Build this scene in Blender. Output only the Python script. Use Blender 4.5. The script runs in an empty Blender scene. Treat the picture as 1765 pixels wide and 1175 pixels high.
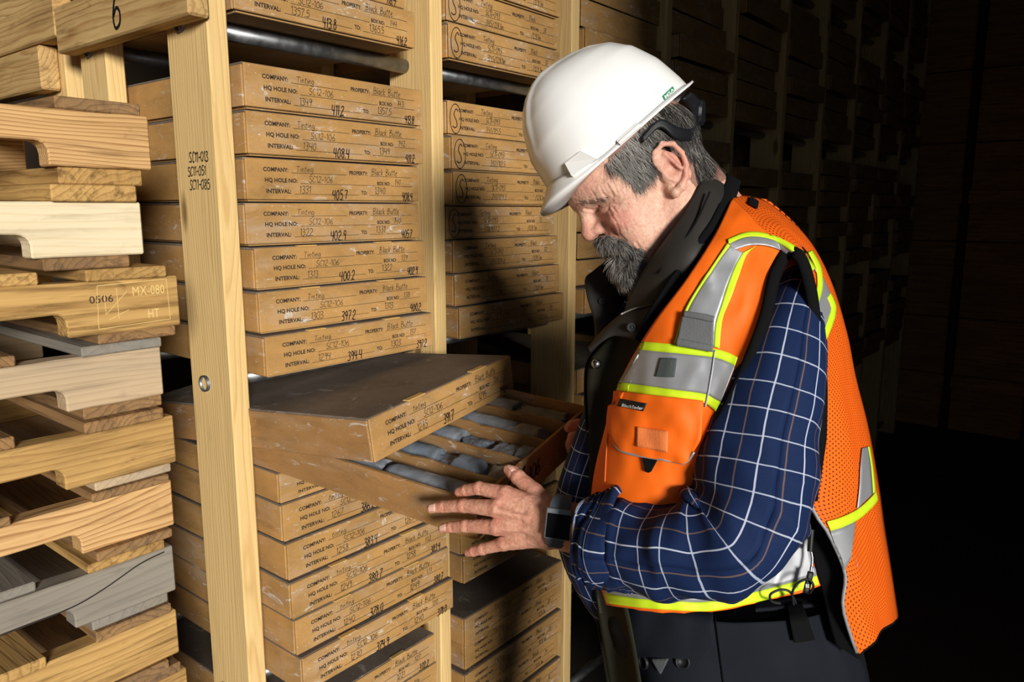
import bpy, bmesh, math, random
import numpy as np
from mathutils import Vector, Matrix, noise as mnoise
from mathutils.bvhtree import BVHTree
random.seed(7)
rad = math.radians
scene = bpy.context.scene
C = scene.collection

# ------------------------------------------------------------------ camera
# world frame: X runs along the racks, Y into the racks, Z up, metres
FPX = 1320.0
AZ = rad(38.9)
PITCH = math.atan(228 / 1320.0)
CAM = Vector((0, 0, 1.66))
FWH = Vector((math.cos(AZ), math.sin(AZ), 0))
RT = Vector((math.sin(AZ), -math.cos(AZ), 0))
UPW = Vector((0, 0, 1))
FW = FWH * math.cos(PITCH) - UPW * math.sin(PITCH)
UPC = FWH * math.sin(PITCH) + UPW * math.cos(PITCH)
cam_d = bpy.data.cameras.new('camera')
cam_d.sensor_width = 36.0
cam_d.lens = FPX / 1765.0 * 36.0
cam_d.clip_start = 0.02
cam = bpy.data.objects.new('camera', cam_d)
cam.location = CAM
cam.rotation_euler = (math.pi / 2 - PITCH, 0, AZ - math.pi / 2)
C.objects.link(cam)
scene.camera = cam

def at(x, y, d):
    """survey helper: photograph pixel + measured distance -> point in the place"""
    return CAM + (FW + RT * ((x - 882.5) / FPX) - UPC * ((y - 587.5) / FPX)) * d

# ------------------------------------------------------------------ daylight
world = bpy.data.worlds.new('sky')
scene.world = world
world.use_nodes = True
bg = world.node_tree.nodes['Background']
bg.inputs[0].default_value = (0.62, 0.78, 1.0, 1)
bg.inputs[1].default_value = 0.6
sun_d = bpy.data.lights.new('sun', 'SUN')
sun_d.energy = 4.6
sun_d.angle = rad(13)
sun_d.color = (1.0, 0.955, 0.88)
sun = bpy.data.objects.new('sun', sun_d)
SUNV = Vector((-0.51, -0.85, 0.17)).normalized()      # towards the sun
sun.rotation_euler = SUNV.to_track_quat('Z', 'Y').to_euler()
sun.location = SUNV * 8
C.objects.link(sun)
vs = scene.view_settings
vs.view_transform = 'Standard'
vs.look = 'None'
vs.exposure = 0.0
vs.gamma = 1.0
vs.use_curve_mapping = False
scene.render.film_transparent = False
scene.cycles.max_bounces = 6

# ------------------------------------------------------------------ helpers
def obj(name, me, mat=None, parent=None, loc=None, rot=None):
    o = bpy.data.objects.new(name, me)
    C.objects.link(o)
    if mat is not None and me is not None and len(me.materials) == 0:
        for m in (mat if isinstance(mat, (list, tuple)) else [mat]):
            me.materials.append(m)
    if parent is not None:
        o.parent = parent
    if loc is not None:
        o.location = loc
    if rot is not None:
        o.rotation_euler = rot
    return o

def empty(name, loc=(0, 0, 0), rot=(0, 0, 0), label=None, cat=None, group=None):
    o = bpy.data.objects.new(name, None)
    o.empty_display_size = 0.05
    C.objects.link(o)
    o.location = loc
    o.rotation_euler = rot
    tag(o, label, cat, group)
    return o

def tag(o, label=None, cat=None, group=None, kind=None):
    if label: o['label'] = label
    if cat: o['category'] = cat
    if group: o['group'] = group
    if kind: o['kind'] = kind
    return o

def mesh(name, verts, faces, smooth=False, uvs=None, midx=None):
    me = bpy.data.meshes.new(name)
    me.from_pydata([tuple(v) for v in verts], [], faces)
    if smooth:
        me.polygons.foreach_set('use_smooth', [True] * len(me.polygons))
    if uvs is not None:
        ul = me.uv_layers.new(name='UVMap')
        li = np.zeros(len(me.loops), dtype=np.int32)
        me.loops.foreach_get('vertex_index', li)
        ul.data.foreach_set('uv', np.asarray(uvs, dtype=np.float32)[li].ravel())
    if midx is not None:
        me.polygons.foreach_set('material_index', midx)
    me.update()
    return me

class MB:
    def __init__(s):
        s.v = []; s.f = []
    def add(s, vs, fs):
        b = len(s.v); s.v += [tuple(v) for v in vs]; s.f += [tuple(i + b for i in f) for f in fs]
        return s
    def box(s, x0, x1, y0, y1, z0, z1):
        return s.add([(x0, y0, z0), (x1, y0, z0), (x1, y1, z0), (x0, y1, z0), (x0, y0, z1), (x1, y0, z1), (x1, y1, z1), (x0, y1, z1)],
                     [(0, 3, 2, 1), (4, 5, 6, 7), (0, 1, 5, 4), (1, 2, 6, 5), (2, 3, 7, 6), (3, 0, 4, 7)])
    def tube(s, pts, r, n=8, cap=True):
        pts = [Vector(p) for p in pts]
        rr = r if isinstance(r, (list, tuple)) else [r] * len(pts)
        prev = None; rings = []
        for i, p in enumerate(pts):
            t = (pts[min(i + 1, len(pts) - 1)] - pts[max(i - 1, 0)]).normalized()
            if prev is None:
                a = t.orthogonal().normalized()
            else:
                a = (prev - t * prev.dot(t)).normalized()
            prev = a; b = t.cross(a)
            rings.append([p + (a * math.cos(k * math.tau / n) + b * math.sin(k * math.tau / n)) * rr[i] for k in range(n)])
        base = len(s.v)
        for rg in rings: s.v += [tuple(q) for q in rg]
        for i in range(len(pts) - 1):
            for k in range(n):
                k2 = (k + 1) % n
                s.f.append((base + i * n + k, base + i * n + k2, base + (i + 1) * n + k2, base + (i + 1) * n + k))
        if cap:
            s.f.append(tuple(base + k for k in reversed(range(n))))
            e = base + (len(pts) - 1) * n
            s.f.append(tuple(e + k for k in range(n)))
        return s
    def build(s, name, mat=None, parent=None, smooth=False, loc=None, rot=None, bevel=0, seg=1):
        me = mesh(name, s.v, s.f, smooth)
        if bevel: bevel_mesh(me, bevel, seg)
        return obj(name, me, mat, parent, loc, rot)

def bevel_mesh(me, w, seg=1):
    bm = bmesh.new(); bm.from_mesh(me)
    bmesh.ops.bevel(bm, geom=list(bm.edges), offset=w, segments=seg, affect='EDGES', profile=0.6)
    bm.to_mesh(me); bm.free()

def copy_tree(o, parent=None, deep=True):
    c = o.copy(); C.objects.link(c); c.parent = parent
    if deep:
        for ch in list(o.children): copy_tree(ch, c)
    return c

def ordw(n):
    return ['first', 'second', 'third', 'fourth', 'fifth', 'sixth', 'seventh', 'eighth', 'ninth', 'tenth', 'eleventh', 'twelfth', 'thirteenth', 'fourteenth', 'fifteenth', 'sixteenth'][n - 1]

# ------------------------------------------------------------------ materials
class NT:
    def __init__(s, name):
        s.m = bpy.data.materials.new(name); s.m.use_nodes = True
        s.t = s.m.node_tree; s.b = s.t.nodes['Principled BSDF']; s.out = s.t.nodes['Material Output']
    def n(s, typ, **k):
        nd = s.t.nodes.new(typ)
        for a, v in k.items(): setattr(nd, a, v)
        return nd
    def l(s, a, b): s.t.links.new(a, b)
    def val(s, sock, v):
        if hasattr(v, 'is_linked') or isinstance(v, bpy.types.NodeSocket): s.l(v, sock)
        else: sock.default_value = v
    def math(s, op, a, b=0.0, c=0.0, clamp=False):
        nd = s.n('ShaderNodeMath', operation=op, use_clamp=clamp)
        for i, v in enumerate((a, b, c)): s.val(nd.inputs[i], v)
        return nd.outputs[0]
    def noise(s, vec, scale=5, detail=3, rough=0.5, dist=0):
        nd = s.n('ShaderNodeTexNoise')
        if vec is not None: s.l(vec, nd.inputs['Vector'])
        nd.inputs['Scale'].default_value = scale; nd.inputs['Detail'].default_value = detail
        nd.inputs['Roughness'].default_value = rough; nd.inputs['Distortion'].default_value = dist
        return nd.outputs[0]
    def ramp(s, fac, stops):
        nd = s.n('ShaderNodeValToRGB'); e = nd.color_ramp.elements
        while len(e) < len(stops): e.new(0.5)
        for i, (p, c) in enumerate(stops):
            e[i].position = p; e[i].color = (c, c, c, 1) if isinstance(c, (int, float)) else (*c[:3], 1)
        s.l(fac, nd.inputs[0]); return nd.outputs[0]
    def mix(s, fac, a, b, mode='MIX'):
        nd = s.n('ShaderNodeMix', data_type='RGBA', blend_type=mode)
        s.val(nd.inputs[0], fac)
        for i, v in ((6, a), (7, b)):
            if isinstance(v, bpy.types.NodeSocket): s.l(v, nd.inputs[i])
            else: nd.inputs[i].default_value = (*v[:3], 1)
        return nd.outputs[2]
    def coord(s, which='Object', scale=(1, 1, 1), loc=(0, 0, 0), rnd=0.0, rot=(0, 0, 0)):
        tc = s.n('ShaderNodeTexCoord').outputs[which]
        if rnd:
            oi = s.n('ShaderNodeObjectInfo')
            ml = s.n('ShaderNodeVectorMath', operation='SCALE'); ml.inputs[0].default_value = (rnd, rnd * .73, rnd * .41)
            s.l(oi.outputs['Random'], ml.inputs[3])
            ad = s.n('ShaderNodeVectorMath', operation='ADD'); s.l(tc, ad.inputs[0]); s.l(ml.outputs[0], ad.inputs[1]); tc = ad.outputs[0]
        mp = s.n('ShaderNodeMapping'); s.l(tc, mp.inputs[0])
        mp.inputs['Scale'].default_value = scale; mp.inputs['Location'].default_value = loc; mp.inputs['Rotation'].default_value = rot
        return mp.outputs[0]
    def bump(s, h, strength=0.3, dist=0.002):
        nd = s.n('ShaderNodeBump'); s.l(h, nd.inputs['Height']); nd.inputs['Strength'].default_value = strength; nd.inputs['Distance'].default_value = dist
        s.l(nd.outputs[0], s.b.inputs['Normal']); return nd
    def base(s, c):
        if isinstance(c, bpy.types.NodeSocket): s.l(c, s.b.inputs['Base Color'])
        else: s.b.inputs['Base Color'].default_value = (*c[:3], 1)
    def rough(s, r):
        if isinstance(r, bpy.types.NodeSocket): s.l(r, s.b.inputs['Roughness'])
        else: s.b.inputs['Roughness'].default_value = r
    def spec(s, v): s.b.inputs['Specular IOR Level'].default_value = v

def srgb(r, g, b):
    f = lambda c: (c / 255 / 12.92) if c / 255 <= 0.04045 else ((c / 255 + 0.055) / 1.055) ** 2.4
    return (f(r), f(g), f(b))

def plain(name, col, rough=0.6, metal=0.0, spec=0.4):
    t = NT(name); t.base(col); t.rough(rough); t.b.inputs['Metallic'].default_value = metal; t.spec(spec)
    return t.m

def wood(name, light, dark, ring=55, grey=None, greyamt=0.0, fiber=0.35, contrast=1.0, stain=0.3, knots=True):
    """sawn softwood, grain along local X, growth rings about an axis beside the board"""
    t = NT(name)
    co = t.coord('Object', (1, 1, 1), rnd=13.0)
    low = t.coord('Object', (1.6, 9, 9), rnd=13.0)
    wob = t.noise(low, 1.0, 2, .5)
    # ring coordinate
    sep = t.n('ShaderNodeSeparateXYZ'); t.l(t.n('ShaderNodeTexCoord').outputs['Object'], sep.inputs[0])
    oi = t.n('ShaderNodeObjectInfo').outputs['Random']
    oy = t.math('ADD', sep.outputs[1], t.math('MULTIPLY_ADD', oi, 0.16, -0.05))
    oz = t.math('ADD', sep.outputs[2], t.math('MULTIPLY_ADD', t.math('FRACT', t.math('MULTIPLY', oi, 7.3)), 0.12, 0.02))
    rr = t.math('SQRT', t.math('ADD', t.math('MULTIPLY', oy, oy), t.math('MULTIPLY', oz, oz)))
    rr = t.math('ADD', rr, t.math('MULTIPLY', wob, 0.085))
    ph = t.math('FRACT', t.math('MULTIPLY', rr, ring * 2.2))
    rings = t.ramp(ph, [(0, 0.0), (0.62, 0.28), (0.86, 1.0), (1.0, 0.05)])
    fib = t.noise(t.coord('Object', (4, 260, 260), rnd=5), 1.0, 3, .6)
    blot = t.noise(t.coord('Object', (2.2, 7, 7), rnd=9), 1.0, 3, .55)
    streak = t.noise(t.coord('Object', (5, 75, 75), rnd=27), 1.0, 5, .65, .3)
    f = t.math('ADD', t.math('MULTIPLY', rings, 0.62 * contrast), t.math('MULTIPLY', t.math('SUBTRACT', fib, 0.5), fiber * 1.4), clamp=True)
    col = t.mix(f, light, dark)
    col = t.mix(t.ramp(blot, [(0.42, 0), (0.72, stain)]), col, tuple(c * .62 for c in dark))
    col = t.mix(t.ramp(streak, [(0.50, 0), (0.74, min(1, stain * 1.8))]), col, tuple(c * .40 for c in dark))
    scuff = t.noise(t.coord('Object', (14, 40, 40), rnd=37), 1.0, 4, .7, .8)
    col = t.mix(t.ramp(scuff, [(0.60, 0), (0.72, stain * .9)]), col, tuple(c * .30 for c in dark))
    if grey:
        g = t.noise(t.coord('Object', (1.3, 8, 8), rnd=21), 1.0, 4, .6)
        col = t.mix(t.ramp(g, [(0.5 - .3 * greyamt, greyamt), (0.78, greyamt * .25)]), col, t.mix(fib, tuple(c * .5 for c in grey), grey))
    if knots:
        vo = t.n('ShaderNodeTexVoronoi', feature='F1'); t.l(t.coord('Object', (2.3, 7.5, 7.5), rnd=31), vo.inputs['Vector']); vo.inputs['Scale'].default_value = 1.0
        col = t.mix(t.ramp(vo.outputs['Distance'], [(0.05, .85), (0.11, 0.0)]), col, tuple(c * .33 for c in dark))
    t.base(col); t.rough(0.78); t.spec(0.25)
    h = t.math('ADD', t.math('ADD', t.math('MULTIPLY', fib, .7), t.math('MULTIPLY', rings, .4)), t.math('MULTIPLY', streak, .9))
    t.bump(h, 0.5, 0.0014)
    return t.m

def cardboard(name, base=(0.45, 0.250, 0.083), dust=0.5, dark=0.0):
    t = NT(name)
    co = t.coord('Object', (1, 1, 1), rnd=17)
    n1 = t.noise(t.coord('Object', (3, 3, 6), rnd=17), 2.2, 4, .6)
    n2 = t.noise(co, 260, 2, .6)
    c = t.mix(t.ramp(n1, [(0.25, 0), (0.75, 1)]), tuple(x * .70 for x in base), tuple(x * 1.20 for x in base))
    drk = t.noise(t.coord('Object', (9, 6, 26), rnd=61), 1.0, 5, .7, .5)
    c = t.mix(t.ramp(drk, [(0.55, 0), (0.75, .55)]), c, tuple(x * .38 for x in base))
    c = t.mix(t.ramp(n2, [(0.3, 0.16), (0.62, 0.0)]), c, tuple(x * .45 for x in base))
    # rock dust smears with shapes of their own
    d1 = t.noise(t.coord('Object', (5.5, 3, 11), rnd=23), 1.0, 5, .68, .6)
    d2 = t.noise(t.coord('Object', (30, 20, 55), rnd=41), 1.0, 4, .7, .4)
    m = t.math('MULTIPLY', t.ramp(d1, [(0.50, 0), (0.70, dust * .75)]), t.ramp(d2, [(0.34, 0.25), (0.6, 1.0)]))
    c = t.mix(m, c, (0.46, 0.42, 0.37))
    sc = t.noise(t.coord('Object', (22, 16, 60), rnd=71, rot=(0, rad(24), 0)), 1.0, 6, .72, 1.2)
    c = t.mix(t.math('MULTIPLY', t.ramp(sc, [(0.60, 0), (0.645, min(1, dust * 1.5))]), t.ramp(d1, [(0.40, .12), (0.56, 1.0)])), c, (0.60, 0.57, 0.52))
    sp = t.n('ShaderNodeTexVoronoi', feature='F1'); t.l(t.coord('Object', (1, 1, 1), rnd=19), sp.inputs['Vector']); sp.inputs['Scale'].default_value = 60
    c = t.mix(t.math('MULTIPLY', t.ramp(sp.outputs['Distance'], [(0.05, 1.0), (0.10, 0.0)]), t.ramp(d1, [(0.40, 0), (0.52, dust * 1.2)])), c, (0.62, 0.58, 0.53))
    t.base(c); t.rough(0.82); t.spec(0.25)
    t.bump(t.math('ADD', n2, n1), 0.12, 0.0006)
    return t.m

M = {}
M['pine'] = wood('pine_post', srgb(226, 194, 134), srgb(194, 150, 86), 50, fiber=.2, contrast=.8, stain=.10)
M['pine_beam'] = wood('pine_beam', srgb(206, 174, 118), srgb(156, 110, 58), 40, fiber=.4, contrast=1.1, stain=.4)
M['pal_new'] = wood('pallet_fresh', srgb(232, 216, 182), srgb(208, 184, 138), 34, fiber=.4, contrast=.6, stain=.22, knots=False)
M['pal_fir'] = wood('pallet_fir', srgb(218, 176, 120), srgb(142, 92, 46), 78, fiber=.4, contrast=1.25, stain=.3, knots=False)
M['pal_yellow'] = wood('pallet_yellow', srgb(200, 160, 98), srgb(138, 98, 50), 40, fiber=.5, contrast=.9, stain=.5)
M['pal_tan'] = wood('pallet_tan', srgb(214, 184, 142), srgb(166, 130, 88), 45, fiber=.45, contrast=.6, grey=srgb(150, 148, 142), greyamt=.5, stain=.25, knots=False)
M['pal_grey'] = wood('pallet_grey', srgb(158, 146, 128), srgb(98, 86, 70), 40, grey=srgb(150, 146, 138), greyamt=.8, fiber=.6, contrast=.6, stain=.35, knots=False)
M['pal_brown'] = wood('pallet_brown', srgb(178, 134, 80), srgb(108, 72, 38), 45, grey=srgb(96, 92, 86), greyamt=.40, fiber=.5, stain=.45, knots=False)
M['ply'] = wood('plywood', srgb(212, 158, 98), srgb(160, 108, 60), 12, fiber=.3, contrast=.5, stain=.4, knots=False)
M['stud'] = wood('stud', srgb(96, 70, 42), srgb(60, 40, 22), 30, fiber=.3, knots=False)
M['card'] = cardboard('cardboard')
M['card_in'] = cardboard('cardboard_edge', (0.50, 0.30, 0.12), .35)
M['card_top'] = cardboard('cardboard_dark_top', (0.17, 0.135, 0.105), .25)  # lid tops: darker, greyer base than the sides, sparse dust smears
M['ink'] = plain('printing_ink', (0.022, 0.017, 0.015), .7)
M['pen'] = plain('marker_pen', (0.012, 0.012, 0.016), .5)
M['faint'] = plain('ballpoint', (0.030, 0.022, 0.018), .6)
M['tab'] = plain('cardboard_tab', srgb(206, 170, 104), .8)
def galvanised():
    t = NT('galvanised_pipe'); n = t.noise(t.coord('Object', (1, 1, 1), rnd=5), 40, 4, .6)
    t.base(t.ramp(n, [(0.3, (0.20, 0.215, 0.23)), (0.7, (0.36, 0.37, 0.38))])); t.rough(t.ramp(n, [(0.3, .34), (0.7, .55)])); t.b.inputs['Metallic'].default_value = .9
    return t.m
M['pipe'] = galvanised()
# ------------------------------------------------------------------ building shell
def structure(name, mb, mat):
    return tag(mb.build(name, mat), kind='structure')

def concrete(name, c):
    t = NT(name); n = t.noise(t.coord('Object'), 1.3, 6, .6); f = t.noise(t.coord('Object'), 40, 3, .6)
    t.base(t.mix(n, tuple(x * .6 for x in c), c)); t.rough(.9); t.bump(f, .2, .002)
    return t.m
M['concrete'] = concrete('dusty_concrete', (0.10, 0.085, 0.07))
M['earth'] = concrete('gravel_yard', (0.30, 0.26, 0.21))
M['cladding'] = plain('dark_cladding', srgb(70, 58, 44), .85)
HX = 6.45          # far end wall
WY = -1.05         # side wall with the loading doorway
DOORX = 0.44       # doorway jamb
CEIL = 3.6
structure('floor', MB().box(-3.0, HX + .3, WY - .1, 4.6, -.12, 0), M['concrete'])
structure('ground_outside', MB().box(-16, 12, -16, WY - .1, -.16, -.02), M['earth'])
structure('ceiling', MB().box(-3.0, HX + .3, WY - .1, 4.6, CEIL, CEIL + .1), M['cladding'])
structure('wall_rear', MB().box(-3.0, HX + .3, 4.5, 4.6, 0, CEIL), M['cladding'])
structure('wall_side', MB().box(DOORX, HX + .3, WY - .12, WY, 0, CEIL), M['cladding'])
structure('wall_side_left', MB().box(-3.0, -2.6, WY - .12, WY, 0, CEIL), M['cladding'])
structure('wall_lintel', MB().box(-2.6, DOORX, WY - .12, WY, 3.1, CEIL), M['cladding'])
structure('wall_left', MB().box(-3.1, -3.0, WY - .1, 4.6, 0, CEIL), M['cladding'])
# end wall of plywood sheets on studs
we = structure('wall_end', MB().box(HX, HX + .1, WY, 4.6, 0, CEIL), M['cladding'])
for k, y in enumerate(np.arange(-1.0, 2.6, 1.2)):
    for z0, z1 in ((0.02, 0.86), (0.87, 1.42), (1.43, 2.12), (2.13, 2.62), (2.63, 3.58)):
        MB().box(-.6, .6, -.012, .012, -(z1 - z0) / 2, (z1 - z0) / 2).build('plywood_sheet', M['ply'], we, loc=(HX - .014, y + .6, (z0 + z1) / 2), rot=(0, 0, math.pi / 2))
for y in (-.75, -.12, .46, .97, 1.6):
    MB().box(-1.79, 1.79, -.075, .075, -.02, .02).build('stud', M['stud'], we, bevel=.003, loc=(HX - .048, y, 1.79), rot=(rad(90), rad(90), 0))
for z in (.40, 1.74):
    MB().box(-1.8, 1.8, -.045, .045, -.02, .02).build('rail', M['ply'], we, bevel=.003, loc=(HX - .09, .75, z), rot=(rad(90), 0, rad(90)))

# ------------------------------------------------------------------ racks
D = 1.25
PX0 = 0.735; PITCHX = 0.5365
NB = 10
POSTX = [PX0 + PITCHX * k for k in range(NB + 1)]
POSTX[1] = 1.265; POSTX[2] = 1.808
rack = empty('storage_rack', (PX0, D, 0), label='long timber rack of upright posts and steel pipes holding the core boxes', cat='rack')
def relb(mb, name, mat, loc, rot, bevel=.003, par=None):
    o = mb.build(name, mat, par or rack, bevel=bevel)
    o.location = Vector(loc) - Vector((PX0, D, 0)); o.rotation_euler = rot
    return o
post_m = {}
def post(x, y0, depth, h=3.3, w=.038, z0=0.0):
    key = (depth, h, w)
    if key not in post_m:
        me = mesh('post', *(lambda b: (b.v, b.f))(MB().box(-h / 2, h / 2, -depth / 2, depth / 2, -w / 2, w / 2)))
        bevel_mesh(me, .003); me.materials.append(M['pine']); post_m[key] = me
    o = obj('post', post_m[key], None, rack)
    o.matrix_basis = Matrix.Translation(Vector((x + w / 2 - PX0, y0 + depth / 2 - D, z0 + h / 2))) @ Matrix(((0, 0, 1, 0), (0, 1, 0, 0), (-1, 0, 0, 0), (0, 0, 0, 1)))
    return o
for k, x in enumerate(POSTX):
    post(x, D, .138)
    post(x, 1.632, .116)
# shelf levels: z of the box bottoms
LEV = {'floor': 0.085, 'low': 0.715, 'eye': 1.352, 'high': 1.995, 'top': 2.64}
pipe_m = {}
def pipe(x0, x1, y, z, r=.0155):
    L = round(x1 - x0, 3)
    if L not in pipe_m:
        n = 20; mb = MB(); vs = []
        for xx, rr in ((-L / 2, r * .86), (-L / 2, r), (L / 2, r), (L / 2, r * .86)):
            vs += [(xx, rr * math.cos(a * math.tau / n), rr * math.sin(a * math.tau / n)) for a in range(n)]
        vs += [(-L / 2 + .012, r * .86 * math.cos(a * math.tau / n), r * .86 * math.sin(a * math.tau / n)) for a in range(n)]
        fs = [(i * n + a, i * n + (a + 1) % n, (i + 1) * n + (a + 1) % n, (i + 1) * n + a) for i in range(3) for a in range(n)]
        fs += [(4 * n + a, 4 * n + (a + 1) % n, (a + 1) % n, a) for a in range(n)]
        fs.append(tuple(4 * n + a for a in range(n))); fs.append(tuple(3 * n + a for a in reversed(range(n))))
        me = mesh('shelf_pipe', vs, fs, True); me.materials.append(M['pipe']); pipe_m[L] = me
        me.polygons[-1].use_smooth = False; me.polygons[-2].use_smooth = False
    o = obj('shelf_pipe', pipe_m[L], None, rack); o.location = Vector((x0 + L / 2, y, z)) - Vector((PX0, D, 0))
    return o
for nm, z in LEV.items():
    for b in range(NB):
        x0 = POSTX[b] - (.006 if b == 0 else -.038 - .0) ; x1 = POSTX[b + 1]
        for y in (1.335, 1.70):
            pipe(x0 - (0 if b == 0 else .01), x1 + .006, y, z - .0165)
# cross beams of the rack end, nailed on the outer faces of its posts
b6 = relb(MB().box(-.26, .26, -.045, .045, -.019, .019), 'cross_beam', M['pine_beam'], (PX0 - .02, 1.497, 2.017), (rad(90), 0, rad(90)), .004)
for nm in ('low', 'floor', 'top'):
    relb(MB().box(-.26, .26, -.045, .045, -.019, .019), 'cross_beam', M['pine_beam'], (PX0 - .02, 1.497, LEV[nm] - .35 if nm != 'top' else 2.7), (rad(90), 0, rad(90)), .004)

# second rack standing back to back with the first, only its end shows
rack2 = empty('back_rack', (PX0, 1.80, 0), label='second timber rack end behind the pallets at upper left with a wide header board', cat='rack')
def r2(mb, name, mat, loc, rot, bevel=.003):
    o = mb.build(name, mat, rack2, bevel=bevel); o.location = Vector(loc) - Vector((PX0, 1.80, 0)); o.rotation_euler = rot; return o
r2(MB().box(-1.65, 1.65, -.058, .058, -.019, .019), 'post', M['pine'], (.755, 1.885, 1.65), (0, rad(90), 0))
r2(MB().box(-1.65, 1.65, -.058, .058, -.019, .019), 'post', M['pine'], (.755, 2.60, 1.65), (0, rad(90), 0))
r2(MB().box(-.45, .45, -.045, .045, -.02, .02), 'cross_beam', M['pine_beam'], (.715, 2.30, 1.957), (rad(90), 0, rad(90)), .004)
hd = r2(MB().box(-.62, .62, -.12, .12, -.019, .019), 'header_board', M['pine_beam'], (.714, 2.375, 2.125), (rad(90), 0, rad(90)), .004)
r2(MB().tube([(-.7, 0, 0), (.7, 0, 0)], .016, 16), 'shelf_pipe', M['pipe'], (1.45, 1.95, 1.90), (0, 0, 0), 0)
# ------------------------------------------------------------------ lettering
# pen strokes for handwriting: glyph -> (advance, [polyline, ...]); baseline 0, capital height 1
G = {
 '0': (.62, ['.3,1 .08,.75 .06,.3 .25,0 .45,.15 .52,.6 .42,.92 .28,1']),
 '1': (.34, ['.06,.8 .2,1 .2,0']),
 '2': (.62, ['.06,.78 .2,1 .42,.95 .45,.68 .2,.3 .03,.02 .3,.06 .55,0']),
 '3': (.58, ['.06,.92 .3,1 .46,.8 .22,.54 .46,.4 .42,.1 .2,0 .02,.1']),
 '4': (.62, ['.1,1 .06,.5 .5,.48', '.42,1 .4,0']),
 '5': (.58, ['.48,1 .14,.98 .1,.6 .36,.62 .5,.35 .36,.04 .04,.06']),
 '6': (.58, ['.4,1 .14,.65 .06,.25 .22,0 .46,.1 .46,.38 .26,.5 .08,.3']),
 '7': (.56, ['.02,.96 .5,1 .3,.5 .2,0']),
 '8': (.58, ['.4,.92 .2,1 .08,.8 .3,.55 .48,.25 .28,0 .06,.2 .2,.5 .44,.78 .4,.92']),
 '9': (.56, ['.44,.8 .24,1 .06,.76 .2,.55 .44,.66 .44,.85 .4,.4 .34,0']),
 '.': (.22, ['.06,.0 .1,.06']), '-': (.46, ['.06,.45 .36,.48']), '/': (.5, ['.4,1.15 .06,-.15']), ' ': (.4, []),
 'S': (.6, ['.5,.88 .3,1 .1,.84 .2,.58 .44,.4 .46,.1 .24,0 .02,.12']),
 'C': (.56, ['.5,.86 .32,1 .1,.75 .06,.3 .22,.02 .48,.12']),
 'T': (.6, ['.02,.96 .58,1', '.3,.98 .26,0']),
 't': (.4, ['.2,.98 .17,.1 .3,.02', '.02,.68 .36,.72']),
 'i': (.24, ['.1,.6 .1,.04', '.11,.86 .13,.9']),
 'n': (.5, ['.06,.6 .08,0 .1,.42 .26,.6 .36,.45 .38,0']),
 'g': (.5, ['.4,.55 .2,.62 .06,.35 .2,.06 .38,.25 .4,.55 .38,-.2 .2,-.4 .04,-.25']),
 'B': (.66, ['.1,1 .08,0', '.06,.98 .4,.98 .44,.7 .1,.54 .48,.46 .5,.12 .08,0']),
 'l': (.24, ['.12,1.02 .1,.0']),
 'a': (.48, ['.36,.52 .18,.6 .05,.3 .16,.02 .34,.2 .37,.55 .36,.1 .44,.0']),
 'c': (.42, ['.36,.52 .18,.6 .05,.28 .16,.0 .36,.1']),
 'k': (.5, ['.08,1 .08,0', '.36,.62 .1,.3 .4,0']),
 'u': (.5, ['.06,.6 .06,.15 .2,0 .36,.15 .38,.6 .38,.1 .46,0']),
 'e': (.44, ['.05,.3 .36,.38 .28,.6 .1,.5 .06,.16 .2,0 .4,.12']),
 'm': (.7, ['.06,.6 .06,0 .1,.45 .24,.6 .3,.4 .3,0 .34,.45 .48,.6 .56,.4 .56,0']),
 'o': (.46, ['.2,.6 .05,.3 .18,0 .38,.2 .34,.52 .2,.6']),
 'r': (.36, ['.06,.6 .08,0 .1,.4 .3,.6']), 'h': (.48, ['.08,1 .08,0 .1,.4 .28,.58 .36,.4 .36,0']),
 'D': (.6, ['.08,1 .08,0', '.06,1 .4,.86 .46,.4 .3,.05 .06,0']), 'y': (.46, ['.06,.6 .2,.2', '.38,.6 .2,.1 .06,-.35']),
 's': (.4, ['.34,.52 .18,.6 .1,.44 .3,.26 .26,.04 .04,.06']),
}
GP = {k: (a, [[tuple(map(float, p.split(','))) for p in s.split()] for s in ss]) for k, (a, ss) in G.items()}

def smooth_line(p, n=4):
    if len(p) < 3: return p
    out = []
    for i in range(len(p) - 1):
        p0 = p[max(i - 1, 0)]; p1 = p[i]; p2 = p[i + 1]; p3 = p[min(i + 2, len(p) - 1)]
        for k in range(n):
            t = k / n
            out.append(tuple(0.5 * ((2 * b) + (c - a) * t + (2 * a - 5 * b + 4 * c - d) * t * t + (3 * b - a - 3 * c + d) * t ** 3) for a, b, c, d in zip(p0, p1, p2, p3)))
    out.append(p[-1]); return out

def ribbon(mb, pts, w, lift=0.0, plane='xz'):
    """flat pen stroke in the local XZ plane (facing -Y)"""
    L = []; R_ = []
    for i, p in enumerate(pts):
        a = pts[max(i - 1, 0)]; b = pts[min(i + 1, len(pts) - 1)]
        dx, dz = b[0] - a[0], b[1] - a[1]; q = math.hypot(dx, dz) or 1
        nx, nz = -dz / q * w / 2, dx / q * w / 2
        L.append((p[0] + nx, -lift, p[1] + nz)); R_.append((p[0] - nx, -lift, p[1] - nz))
    n = len(pts)
    mb.add(L + R_, [(i, i + 1, n + i + 1, n + i) for i in range(n - 1)])

def write(mb, s, x, z, h, w, rng, slant=.12, lift=.0, squash=1.0, jit=.05):
    for ch in s:
        adv, strokes = GP.get(ch, GP['-'])
        for st in strokes:
            q = [(px + rng.uniform(-jit, jit), pz + rng.uniform(-jit, jit)) for px, pz in st]
            q = smooth_line(q, 3)
            ribbon(mb, [(x + (px * squash + pz * slant) * h, z + pz * h) for px, pz in q], w, lift)
        x += adv * h * squash + rng.uniform(-.02, .03) * h
    return x

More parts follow.
